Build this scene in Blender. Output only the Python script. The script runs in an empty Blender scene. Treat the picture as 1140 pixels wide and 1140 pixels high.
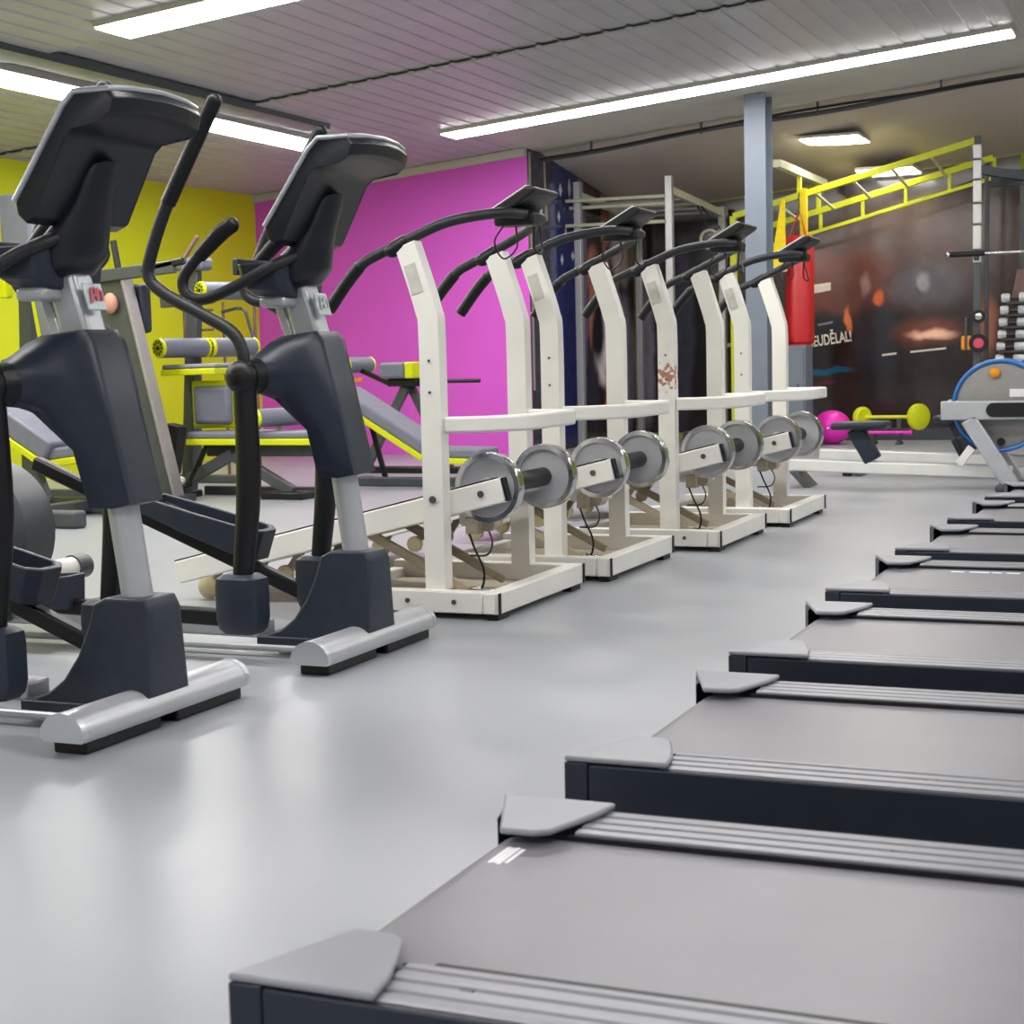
import bpy, math, random
from mathutils import Vector, Matrix

random.seed(7)
PI = math.pi
SC = bpy.context.scene
COL = SC.collection

# ------------------------------------------------------------------ camera, world, exposure
YAW, PITCH, ROLL = math.radians(23.1), math.radians(5.41), math.radians(1.375)
EYE = Vector((0, 0, 0.90))
fwd = Vector((-math.sin(YAW) * math.cos(PITCH), math.cos(YAW) * math.cos(PITCH), -math.sin(PITCH)))
right0 = Vector((math.cos(YAW), math.sin(YAW), 0))
up0 = right0.cross(fwd)
right = math.cos(ROLL) * right0 - math.sin(ROLL) * up0
up = math.sin(ROLL) * right0 + math.cos(ROLL) * up0
cam_data = bpy.data.cameras.new('camera')
cam = bpy.data.objects.new('camera', cam_data)
COL.objects.link(cam)
m = Matrix((right, up, -fwd)).transposed().to_4x4()
m.translation = EYE
cam.matrix_world = m
cam_data.sensor_width = 36
cam_data.lens = 1800 * 36 / 1140
cam_data.clip_start = 0.05
cam_data.clip_end = 100
cam_data.dof.use_dof = True
cam_data.dof.focus_distance = 5.6
cam_data.dof.aperture_fstop = 10.0
SC.camera = cam

world = bpy.data.worlds.new('world')
SC.world = world
world.use_nodes = True
bg = world.node_tree.nodes['Background']
bg.inputs['Color'].default_value = (0.93, 0.96, 1.0, 1)
bg.inputs['Strength'].default_value = 0.5
SC.view_settings.view_transform = 'Standard'
SC.view_settings.look = 'None'
SC.view_settings.gamma = 1
SC.view_settings.use_curve_mapping = False
SC.view_settings.exposure = -0.08
LAMP = 27.0
PANEL = 20.0


# ------------------------------------------------------------------ helpers: materials
def lin(c):
    out = []
    for v in c[:3]:
        v /= 255.0
        out.append(v / 12.92 if v <= 0.04045 else ((v + 0.055) / 1.055) ** 2.4)
    return (out[0], out[1], out[2], 1)


def mat(name, rgb, rough=0.5, metal=0.0, var=0.06, scale=14.0, bump=0.0, bscale=60.0, coat=0.0, spec=0.5, stretch=None):
    mt = bpy.data.materials.new(name)
    mt.use_nodes = True
    nt = mt.node_tree
    p = nt.nodes['Principled BSDF']
    p.inputs['Roughness'].default_value = rough
    p.inputs['Metallic'].default_value = metal
    p.inputs['Coat Weight'].default_value = coat
    p.inputs['Coat Roughness'].default_value = 0.2
    p.inputs['Specular IOR Level'].default_value = spec
    tc = nt.nodes.new('ShaderNodeTexCoord')
    src = tc.outputs['Object']
    if stretch:
        mp = nt.nodes.new('ShaderNodeMapping')
        mp.inputs['Scale'].default_value = stretch
        nt.links.new(src, mp.inputs['Vector'])
        src = mp.outputs['Vector']
    nz = nt.nodes.new('ShaderNodeTexNoise')
    nz.inputs['Scale'].default_value = scale
    nz.inputs['Detail'].default_value = 4
    nt.links.new(src, nz.inputs['Vector'])
    rp = nt.nodes.new('ShaderNodeValToRGB')
    a, b = lin(rgb), lin(rgb)
    rp.color_ramp.elements[0].color = tuple(v * (1 - var) for v in a[:3]) + (1,)
    rp.color_ramp.elements[1].color = tuple(min(1, v * (1 + var)) for v in b[:3]) + (1,)
    rp.color_ramp.elements[0].position = 0.3
    rp.color_ramp.elements[1].position = 0.7
    nt.links.new(nz.outputs['Fac'], rp.inputs['Fac'])
    nt.links.new(rp.outputs['Color'], p.inputs['Base Color'])
    if bump:
        n2 = nt.nodes.new('ShaderNodeTexNoise')
        n2.inputs['Scale'].default_value = bscale
        nt.links.new(src, n2.inputs['Vector'])
        bp = nt.nodes.new('ShaderNodeBump')
        bp.inputs['Strength'].default_value = bump
        bp.inputs['Distance'].default_value = 0.01
        nt.links.new(n2.outputs['Fac'], bp.inputs['Height'])
        nt.links.new(bp.outputs['Normal'], p.inputs['Normal'])
    return mt


def emit(name, rgb, strength):
    mt = bpy.data.materials.new(name)
    mt.use_nodes = True
    p = mt.node_tree.nodes['Principled BSDF']
    p.inputs['Base Color'].default_value = lin(rgb)
    p.inputs['Emission Color'].default_value = lin(rgb)
    p.inputs['Emission Strength'].default_value = strength
    return mt


M = {}
M['floor'] = mat('grey_vinyl', (154, 157, 163), 0.32, 0, 0.05, 1.3, 0.03, 220)
M['ceiling'] = mat('painted_sheet', (172, 170, 171), 0.40, 0, 0.06, 3)
M['plaster'] = mat('grey_plaster', (186, 174, 166), 0.8, 0, 0.04, 3)
M['band'] = mat('pale_board', (190, 186, 178), 0.6, 0, 0.04, 3)
M['steel_dark'] = mat('dark_steel', (70, 74, 80), 0.45, 0.2, 0.08)
M['yellow'] = mat('lime_paint', (206, 214, 0), 0.6, 0, 0.03, 2, 0.03)
M['purple'] = mat('magenta_paint', (212, 84, 206), 0.6, 0, 0.03, 2, 0.03)
M['olive'] = mat('olive_paint', (150, 160, 20), 0.6)
M['column'] = mat('column_paint', (112, 121, 133), 0.5, 0, 0.05, 5)
M['navy'] = mat('dark_plastic', (34, 41, 56), 0.38, 0, 0.10, 20, 0.05, 300, spec=0.4)
M['navyblack'] = mat('black_plastic', (24, 27, 35), 0.36, 0, 0.10, 20, 0.05, 300, spec=0.45)
M['navy2'] = mat('matte_dark_plastic', (44, 50, 63), 0.42, 0, 0.10, 20, 0.08, 300, spec=0.4)
M['black'] = mat('black_rubber', (16, 17, 20), 0.42, 0, 0.12, 30, 0.08, 200, spec=0.4)
M['grip'] = mat('black_grip', (32, 34, 38), 0.48, 0, 0.12, 40, 0.12, 250)
M['silver'] = mat('silver_paint', (186, 188, 192), 0.32, 0.35, 0.05, 10)
M['silver_edge'] = mat('silver_trim', (200, 203, 208), 0.28, 0.6, 0.05, 10)
M['chrome'] = mat('chrome', (205, 206, 208), 0.16, 1.0, 0.05, 20)
M['cast'] = mat('machined_steel', (182, 183, 188), 0.42, 0.1, 0.10, 9)
M['white'] = mat('white_enamel', (234, 231, 224), 0.38, 0, 0.03, 6)
M['under'] = mat('tan_underside', (172, 160, 140), 0.6, 0, 0.12, 18)
M['cream'] = mat('cream_wheel', (206, 190, 150), 0.5, 0, 0.10, 12)
M['belt'] = mat('worn_belt', (126, 124, 131), 0.31, 0, 0.07, 5, 0.05, 400)
M['rail'] = mat('ridged_rail', (146, 146, 152), 0.34, 0.25, 0.06, 12, stretch=(0.3, 6, 1))
M['cap'] = mat('grey_end_cap', (144, 145, 152), 0.36, 0, 0.05, 10)
M['skirt'] = mat('treadmill_skirt', (36, 42, 54), 0.42, 0, 0.08, 14, spec=0.4)
M['print'] = mat('white_print', (235, 235, 238), 0.5)
M['pad'] = mat('grey_vinyl_pad', (112, 114, 128), 0.5, 0, 0.06, 20, 0.1, 120)
M['lime'] = mat('lime_enamel', (208, 214, 10), 0.4, 0, 0.04)
M['gun'] = mat('gunmetal', (82, 84, 88), 0.4, 0.3, 0.08)
M['mauve'] = mat('mauve_tube', (116, 88, 82), 0.45, 0.2)
M['red'] = mat('red_vinyl', (200, 34, 40), 0.35, 0, 0.06, 8)
M['strap'] = mat('yellow_webbing', (250, 220, 0), 0.6, 0, 0.08, 30, 0.2, 200)
M['rig'] = mat('rig_steel', (176, 176, 178), 0.35, 0.5, 0.06)
M['rigpale'] = mat('pale_rail', (206, 206, 176), 0.4, 0.2, 0.05)
M['limerig'] = mat('lime_rig', (206, 212, 20), 0.4, 0, 0.05)
M['pink'] = mat('pink_vinyl', (240, 40, 190), 0.4)
M['orange'] = mat('orange_plastic', (236, 150, 10), 0.4)
M['blue'] = mat('blue_band', (30, 110, 190), 0.35)
M['disc'] = mat('grey_guard', (140, 138, 136), 0.5, 0.1, 0.05, 40, 0.2, 180)
M['badge'] = mat('badge_plate', (186, 200, 200), 0.35, 0.2)
M['badge_red'] = mat('badge_red', (215, 70, 100), 0.4)
M['skin'] = mat('beige_wood', (196, 146, 120), 0.5)
M['alum'] = mat('pale_aluminium', (230, 229, 226), 0.35, 0.1, 0.04, 8)
M['mural_dark'] = mat('mural_dark_gloss', (60, 48, 46), 0.22, 0, 0.25, 1.6, coat=0.3)
M['sticker'] = mat('worn_sticker', (196, 192, 184), 0.4, 0, 0.12, 30)
M['railgrey'] = mat('rail_grey', (150, 144, 144), 0.4, 0.3)
M['bright'] = mat('bright_steel', (222, 224, 228), 0.3, 0.25, 0.04)
M['screen'] = mat('dark_screen', (24, 28, 32), 0.2)
M['lamp'] = emit('tube_glow', (255, 253, 250), LAMP)
M['panel'] = emit('panel_glow', (255, 250, 242), PANEL)


def chipped(name):
    mt = mat(name, (234, 231, 224), 0.4)
    nt = mt.node_tree
    p = nt.nodes['Principled BSDF']
    old = p.inputs['Base Color'].links[0].from_socket
    tc = nt.nodes.new('ShaderNodeTexCoord')
    nz = nt.nodes.new('ShaderNodeTexNoise')
    nz.inputs['Scale'].default_value = 42
    nz.inputs['Detail'].default_value = 6
    nt.links.new(tc.outputs['Object'], nz.inputs['Vector'])
    sp = nt.nodes.new('ShaderNodeSeparateXYZ')
    nt.links.new(tc.outputs['Object'], sp.inputs[0])
    band = nt.nodes.new('ShaderNodeMapRange')
    band.inputs['From Min'].default_value = 0.22
    band.inputs['From Max'].default_value = 0.0
    sub = nt.nodes.new('ShaderNodeMath')
    sub.operation = 'SUBTRACT'
    sub.inputs[1].default_value = 0.80
    ab = nt.nodes.new('ShaderNodeMath')
    ab.operation = 'ABSOLUTE'
    nt.links.new(sp.outputs['Z'], sub.inputs[0])
    nt.links.new(sub.outputs[0], ab.inputs[0])
    nt.links.new(ab.outputs[0], band.inputs['Value'])
    mul = nt.nodes.new('ShaderNodeMath')
    mul.operation = 'MULTIPLY'
    nt.links.new(nz.outputs['Fac'], mul.inputs[0])
    nt.links.new(band.outputs[0], mul.inputs[1])
    rp = nt.nodes.new('ShaderNodeValToRGB')
    rp.color_ramp.elements[0].position = 0.42
    rp.color_ramp.elements[1].position = 0.47
    nt.links.new(mul.outputs[0], rp.inputs['Fac'])
    mx = nt.nodes.new('ShaderNodeMixRGB')
    mx.inputs[2].default_value = lin((170, 120, 100))
    nt.links.new(rp.outputs['Color'], mx.inputs[0])
    nt.links.new(old, mx.inputs[1])
    nt.links.new(mx.outputs[0], p.inputs['Base Color'])
    return mt


M['chipped'] = chipped('chipped_enamel')


# ------------------------------------------------------------------ helpers: meshes
def smooth_path(pts, n=5):
    P = [Vector(p) for p in pts]
    if len(P) < 3:
        return P
    out = []
    for i in range(len(P) - 1):
        p0 = P[i - 1] if i else 2 * P[0] - P[1]
        p1, p2 = P[i], P[i + 1]
        p3 = P[i + 2] if i + 2 < len(P) else 2 * P[-1] - P[-2]
        for k in range(n):
            t = k / n
            out.append(0.5 * ((2 * p1) + (p2 - p0) * t + (2 * p0 - 5 * p1 + 4 * p2 - p3) * t * t + (3 * p1 - p0 - 3 * p2 + p3) * t ** 3))
    out.append(P[-1])
    return out


class MB:
    def __init__(self):
        self.v, self.f, self.mi = [], [], []

    def add(self, vs, fs, mi=0):
        b = len(self.v)
        self.v += [tuple(v) for v in vs]
        for f in fs:
            self.f.append(tuple(b + i for i in f))
            self.mi.append(mi)
        return self

    def box(self, x0, x1, y0, y1, z0, z1, mi=0):
        vs = [(x, y, z) for z in (z0, z1) for y in (y0, y1) for x in (x0, x1)]
        return self.add(vs, [(0, 2, 3, 1), (4, 5, 7, 6), (0, 1, 5, 4), (2, 6, 7, 3), (0, 4, 6, 2), (1, 3, 7, 5)], mi)

    def beam(self, p0, p1, w, h, upv=(0, 0, 1), mi=0, w1=None, h1=None):
        """rectangular bar; w across, h along upv"""
        p0, p1 = Vector(p0), Vector(p1)
        d = (p1 - p0).normalized()
        s = d.cross(Vector(upv))
        if s.length < 1e-4:
            s = d.cross(Vector((0, 1, 0)))
        s.normalize()
        u = s.cross(d).normalized()
        w1 = w if w1 is None else w1
        h1 = h if h1 is None else h1
        vs = []
        for p, ww, hh in ((p0, w, h), (p1, w1, h1)):
            for a, b in ((-1, -1), (1, -1), (1, 1), (-1, 1)):
                vs.append(p + s * a * ww / 2 + u * b * hh / 2)
        return self.add(vs, [(0, 1, 2, 3), (7, 6, 5, 4), (0, 4, 5, 1), (1, 5, 6, 2), (2, 6, 7, 3), (3, 7, 4, 0)], mi)

    def sweep(self, path, w, h, upv=(0, 0, 1), mi=0):
        """rectangular section swept along a path"""
        P = [Vector(p) for p in path]
        rings = []
        for i, p in enumerate(P):
            d = (P[min(i + 1, len(P) - 1)] - P[max(i - 1, 0)]).normalized()
            s = d.cross(Vector(upv)).normalized()
            u = s.cross(d).normalized()
            rings.append([p + s * a * w / 2 + u * b * h / 2 for a, b in ((-1, -1), (1, -1), (1, 1), (-1, 1))])
        return self.loft(rings, mi)

    def loft(self, rings, mi=0, caps=True):
        n = len(rings[0])
        vs = [v for r in rings for v in r]
        fs = []
        for i in range(len(rings) - 1):
            for j in range(n):
                k = (j + 1) % n
                fs.append((i * n + j, i * n + k, (i + 1) * n + k, (i + 1) * n + j))
        if caps:
            fs.append(tuple(reversed(range(n))))
            fs.append(tuple((len(rings) - 1) * n + j for j in range(n)))
        return self.add(vs, fs, mi)

    def tube(self, path, r, seg=12, mi=0, smooth=0):
        P = smooth_path(path, smooth) if smooth else [Vector(p) for p in path]
        n = len(P)
        R = r if isinstance(r, (list, tuple)) else None
        rings = []
        d = (P[1] - P[0]).normalized()
        a = Vector((0, 0, 1)) if abs(d.z) < 0.9 else Vector((1, 0, 0))
        u = d.cross(a).normalized()
        for i, p in enumerate(P):
            d = (P[min(i + 1, n - 1)] - P[max(i - 1, 0)]).normalized()
            u = (u - d * u.dot(d)).normalized()
            w = d.cross(u)
            if R:
                t = i / (n - 1) * (len(R) - 1)
                k = min(int(t), len(R) - 2)
                rr = R[k] + (R[k + 1] - R[k]) * (t - k)
            else:
                rr = r
            rings.append([p + (u * math.cos(2 * PI * j / seg) + w * math.sin(2 * PI * j / seg)) * rr for j in range(seg)])
        return self.loft(rings, mi)

    def cyl(self, p0, p1, r, seg=20, mi=0, r1=None):
        return self.tube([p0, p1], [r, r if r1 is None else r1], seg, mi)

    def prism(self, prof, y0, y1, mi=0, axis='y'):
        """polygon in (x,z) along y, or (y,z) along x, or (x,y) along z"""
        n = len(prof)
        f = {'y': lambda a, b, t: (a, t, b), 'x': lambda a, b, t: (t, a, b), 'z': lambda a, b, t: (a, b, t)}[axis]
        vs = [f(a, b, y0) for a, b in prof] + [f(a, b, y1) for a, b in prof]
        fs = [tuple(range(n)), tuple(reversed(range(n, 2 * n)))]
        fs += [(j, j + n, (j + 1) % n + n, (j + 1) % n) for j in range(n)]
        return self.add(vs, fs, mi)

    def lathe(self, prof, c, axis=(0, 1, 0), seg=32, mi=0, caps=True):
        """profile of (radius, height along axis)"""
        c, d = Vector(c), Vector(axis).normalized()
        a = Vector((0, 0, 1)) if abs(d.z) < 0.9 else Vector((1, 0, 0))
        u = d.cross(a).normalized()
        w = d.cross(u)
        rings = [[c + d * h + (u * math.cos(2 * PI * j / seg) + w * math.sin(2 * PI * j / seg)) * max(r, 1e-4) for j in range(seg)] for r, h in prof]
        return self.loft(rings, mi, caps)

    def ball(self, c, rx, ry=None, rz=None, seg=16, mi=0):
        ry = ry or rx
        rz = rz or rx
        rings = []
        for i in range(seg // 2 + 1):
            t = PI * i / (seg // 2)
            s = max(math.sin(t), 1e-3)
            rings.append([(c[0] + rx * s * math.cos(2 * PI * j / seg), c[1] + ry * s * math.sin(2 * PI * j / seg), c[2] - rz * math.cos(t)) for j in range(seg)])
        return self.loft(rings, mi)

    def poly(self, pts, mi=0):
        return self.add(pts, [tuple(range(len(pts)))], mi)

    def build(self, name, mats, parent=None, bevel=0.0, sub=0, smooth=True, ang=35, loc=None, seg=2):
        me = bpy.data.meshes.new(name)
        me.from_pydata(self.v, [], self.f)
        mats = mats if isinstance(mats, (list, tuple)) else [mats]
        for k in mats:
            me.materials.append(M[k] if isinstance(k, str) else k)
        me.polygons.foreach_set('material_index', self.mi)
        import bmesh
        bm = bmesh.new()
        bm.from_mesh(me)
        bmesh.ops.recalc_face_normals(bm, faces=bm.faces)
        bm.to_mesh(me)
        bm.free()
        if smooth:
            me.polygons.foreach_set('use_smooth', [True] * len(me.polygons))
            me.set_sharp_from_angle(angle=math.radians(ang))
        me.update()
        o = bpy.data.objects.new(name, me)
        COL.objects.link(o)
        if parent:
            o.parent = parent
        if loc:
            o.location = loc
        if bevel:
            b = o.modifiers.new('edge', 'BEVEL')
            b.width = bevel
            b.segments = seg
            b.limit_method = 'ANGLE'
            b.angle_limit = math.radians(35)
            b.harden_normals = False
        if sub:
            s = o.modifiers.new('round', 'SUBSURF')
            s.levels = s.render_levels = sub
        return o


def tag(o, label, cat, group=None, kind=None):
    o['label'] = label
    o['category'] = cat
    if group:
        o['group'] = group
    if kind:
        o['kind'] = kind
    return o


def thing(name, label, cat, loc=(0, 0, 0), group=None, rz=0.0):
    o = bpy.data.objects.new(name, None)
    o.empty_display_size = 0.1
    COL.objects.link(o)
    o.location = loc
    o.rotation_euler = (0, 0, rz)
    return tag(o, label, cat, group)


def struct(o):
    o['kind'] = 'structure'
    return o


def copy_tree(o, parent=None):
    c = o.copy()
    COL.objects.link(c)
    c.parent = parent
    for ch in list(o.children):
        copy_tree(ch, c)
    return c


def rig_at(root, loc, label, first, rz=None):
    r = root if first else copy_tree(root)
    r.location = loc
    r['label'] = label
    if rz is not None:
        r.rotation_euler = (0, 0, rz)
    return r


# ------------------------------------------------------------------ room shell
def cz(x):
    return 2.86 + 0.088 * (x + 5.72)


struct(MB().box(-8.9, 5.5, -3.0, 17.3, -0.1, 0.0).build('floor', 'floor', smooth=False))


def corrugated(y0, y1, drop, x0=-8.9, x1=5.5, per=0.16, dep=0.009):
    b = MB()
    xs = []
    x = x0
    while x < x1:
        for dx, dz in ((0, 0), (0.118, 0), (0.126, dep), (0.152, dep)):
            xs.append((x + dx, dz))
        x += per
    vs, fs = [], []
    for x, dz in xs:
        for y in (y0, y1):
            vs.append((x, y, cz(x) + dz - drop))
    n = len(xs)
    top = [(x, y, z + 0.012) for x, y, z in vs]
    k = len(vs)
    for i in range(n - 1):
        fs.append((2 * i, 2 * i + 1, 2 * i + 3, 2 * i + 2))
        fs.append((k + 2 * i, k + 2 * i + 2, k + 2 * i + 3, k + 2 * i + 1))
        fs.append((2 * i, 2 * i + 2, k + 2 * i + 2, k + 2 * i))
        fs.append((2 * i + 1, k + 2 * i + 1, k + 2 * i + 3, 2 * i + 3))
    b.add(vs + top, fs)
    return b


cb = MB()
for y0, y1, dr in ((-3.0, 3.6, 0.0), (3.3, 8.0, 0.03), (7.8, 10.55, 0.0), (10.3, 13.05, 0.03), (13.0, 14.1, 0.02)):
    c = corrugated(y0, y1, dr)
    cb.add(c.v, c.f)
struct(cb.build('ceiling', 'ceiling', smooth=False))
# board band between the sheets and the rear hall, then the plaster ceiling that falls to the rear wall
b = MB()
b.add([(-5.75, 13.0, cz(-5.75) - 0.02), (5.5, 13.0, cz(5.5) - 0.02), (5.5, 14.35, cz(5.5) - 0.03), (-5.75, 14.35, cz(-5.75) - 0.03),
       (-5.75, 13.0, cz(-5.75) + 0.1), (5.5, 13.0, cz(5.5) + 0.1), (5.5, 14.35, cz(5.5) + 0.1), (-5.75, 14.35, cz(-5.75) + 0.1)],
      [(0, 1, 2, 3), (7, 6, 5, 4), (0, 4, 5, 1), (1, 5, 6, 2), (2, 6, 7, 3), (3, 7, 4, 0)])
struct(b.build('trim_1', 'band', smooth=False))
b = MB()
b.add([(-5.75, 14.35, cz(-5.75) - 0.03), (5.5, 14.35, cz(5.5) - 0.03), (5.5, 17.2, cz(5.5) - 0.42), (-5.75, 17.2, cz(-5.75) - 0.42),
       (-5.75, 14.35, cz(-5.75) + 0.1), (5.5, 14.35, cz(5.5) + 0.1), (5.5, 17.2, cz(5.5) + 0.1), (-5.75, 17.2, cz(-5.75) + 0.1)],
      [(0, 1, 2, 3), (7, 6, 5, 4), (0, 4, 5, 1), (1, 5, 6, 2), (2, 6, 7, 3), (3, 7, 4, 0)])
struct(b.build('ceiling_rear', 'plaster', smooth=False))
struct(MB().box(-8.95, -8.7, -3.0, 14.2, 0, 2.75).build('wall_left', 'yellow', smooth=False))
struct(MB().prism([(-8.75, 0), (-5.76, 0), (-5.76, cz(-5.76) - 0.01), (-8.75, cz(-8.75) - 0.01)], 14.05, 14.2).build('wall_purple', 'purple', smooth=False))
struct(MB().box(-5.95, -5.755, 14.052, 17.2, 0, 2.9).build('wall_side', 'mural_dark', smooth=False))
struct(MB().box(-5.9, 5.5, 17.06, 17.25, 0, 3.6).build('wall_back', 'olive', smooth=False))
struct(MB().box(-5.0, 5.0, 16.35, 17.05, 0, 0.09).build('trim_2', 'steel_dark', smooth=False))
# white strip under the ceiling on the purple wall
struct(MB().beam((-8.7, 14.02, cz(-8.7) - 0.06), (-5.76, 14.02, cz(-5.76) - 0.06), 0.05, 0.07).build('trim_3', 'band', smooth=False))
# steel beam running along the left light
struct(MB().beam((-6.46, -3, cz(-6.46) - 0.03), (-6.46, 11.4, cz(-6.46) - 0.03), 0.24, 0.06).build('trim_4', 'steel_dark', smooth=False))

# column: H section
b = MB()
ct = cz(-3.43) - 0.03
b.box(-3.517, -3.338, 13.35, 13.37, 0, ct)
b.box(-3.517, -3.338, 13.57, 13.59, 0, ct)
b.box(-3.517, -3.500, 13.371, 13.569, 0, ct)
b.box(-3.40, -3.385, 13.371, 13.569, 0, ct)
col = b.build('column', 'column', smooth=False)
col['kind'] = 'structure'
# cabinet box beside it
t = thing('cabinet', 'blue-grey metal cabinet standing behind the column by the red punching bag', 'cabinet', (-3.64, 15.3, 0))
MB().box(-0.22, 0.22, -0.15, 0.15, 0, 0.96).build('body', 'column', t, 0.008)
MB().box(-0.20, 0.20, -0.165, -0.151, 0.04, 0.93).build('door', 'column', t, 0.004)
MB().box(0.14, 0.155, -0.178, -0.166, 0.45, 0.6).build('handle', 'steel_dark', t)

# cable conduit with hangers on the board band
t = thing('conduit', 'dark cable conduit hung on brackets below the pale ceiling band', 'pipe', (0, 14.28, 0))
b = MB()
pts = [(x, 0.015 * math.sin(x * 1.9), cz(x) - 0.11 + 0.012 * math.sin(x * 2.7)) for x in [-5.7 + 0.3 * i for i in range(26)]]
b.tube(pts, 0.022, 8)
b.build('pipe', 'steel_dark', t)
pts = [(x, -0.05 + 0.02 * math.sin(x * 1.3), cz(x) - 0.10 + 0.02 * math.sin(x * 1.7 + 1)) for x in [-5.7 + 0.3 * i for i in range(26)]]
MB().tube(pts, 0.012, 8).build('cable', 'black', t)
for k in range(7):
    x = -5.2 + k * 1.05
    MB().beam((x, -0.02, cz(x) - 0.03), (x, -0.02, cz(x) - 0.13), 0.03, 0.015, (1, 0, 0)).build('bracket', 'steel_dark', t)


# ------------------------------------------------------------------ lamps
def strip_light(x0, x1, y0, y1, label, drop=0.01):
    cx, cy = (x0 + x1) / 2, (y0 + y1) / 2
    t = thing('ceiling_light', label, 'light', (cx, cy, cz(cx) - drop), 'long ceiling lamps')
    a = math.atan(0.088)
    t.rotation_euler = (0, -a, 0)
    hx, hy = (x1 - x0) / 2, (y1 - y0) / 2
    MB().box(-hx, hx, -hy, hy, -0.05, 0.0).build('housing', 'band', t, smooth=False)
    MB().box(-hx + 0.01, hx - 0.01, -hy + 0.01, hy - 0.01, -0.058, -0.051).build('diffuser', 'lamp', t, smooth=False)
    return t


strip_light(-5.90, -1.29, 12.45, 12.77, 'long white ceiling strip light beside the pale band and the column')
strip_light(-5.74, -1.2, 7.62, 7.96, 'white ceiling strip light above the elliptical trainers, crossing the corrugated sheets')
strip_light(-7.00, -6.70, 1.5, 12.2, 'white ceiling strip light along the dark steel beam by the yellow wall')
strip_light(-5.9, -1.1, 3.6, 3.9, 'unseen white ceiling strip light between the treadmills and the machines in front of the ellipticals')  # this and the next four are unseen strips, added to brighten the floor
strip_light(-0.1, 4.6, 12.45, 12.77, 'unseen white ceiling strip light in line with the column, past the treadmill row')
strip_light(-0.4, 4.4, 7.95, 8.25, 'unseen white ceiling strip light above the far half of the treadmill row')
strip_light(-0.4, 4.4, 3.6, 3.9, 'unseen white ceiling strip light above the near half of the treadmill row')
strip_light(-4.9, 1.1, -0.9, -0.6, 'unseen white ceiling strip light behind the first treadmill')


def panel_light(c, label, zc):
    t = thing('panel_light', label, 'light', c, 'square hanging panel lamps')
    MB().box(-0.28, 0.28, -0.29, 0.29, 0.002, 0.03).build('frame', 'band', t, smooth=False)
    MB().box(-0.27, 0.27, -0.28, 0.28, -0.008, 0.001).build('diffuser', 'panel', t, smooth=False)
    b = MB()
    b.cyl((0, 0, 0.03), (0, 0, zc - c[2]), 0.008, 8)
    b.build('rod', 'steel_dark', t)
    return t


panel_light((-3.20, 15.45, 2.87), 'white square panel lamp hanging beside the column on a thin rod', cz(-3.2) - 0.17)
panel_light((-2.88, 16.5, 2.66), 'white square panel lamp hanging just above the lime monkey bars', cz(-2.88) - 0.31)
panel_light((-0.6, 15.45, 2.95), 'white square panel lamp past the dumbbell rack', cz(-0.6) - 0.17)

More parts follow.
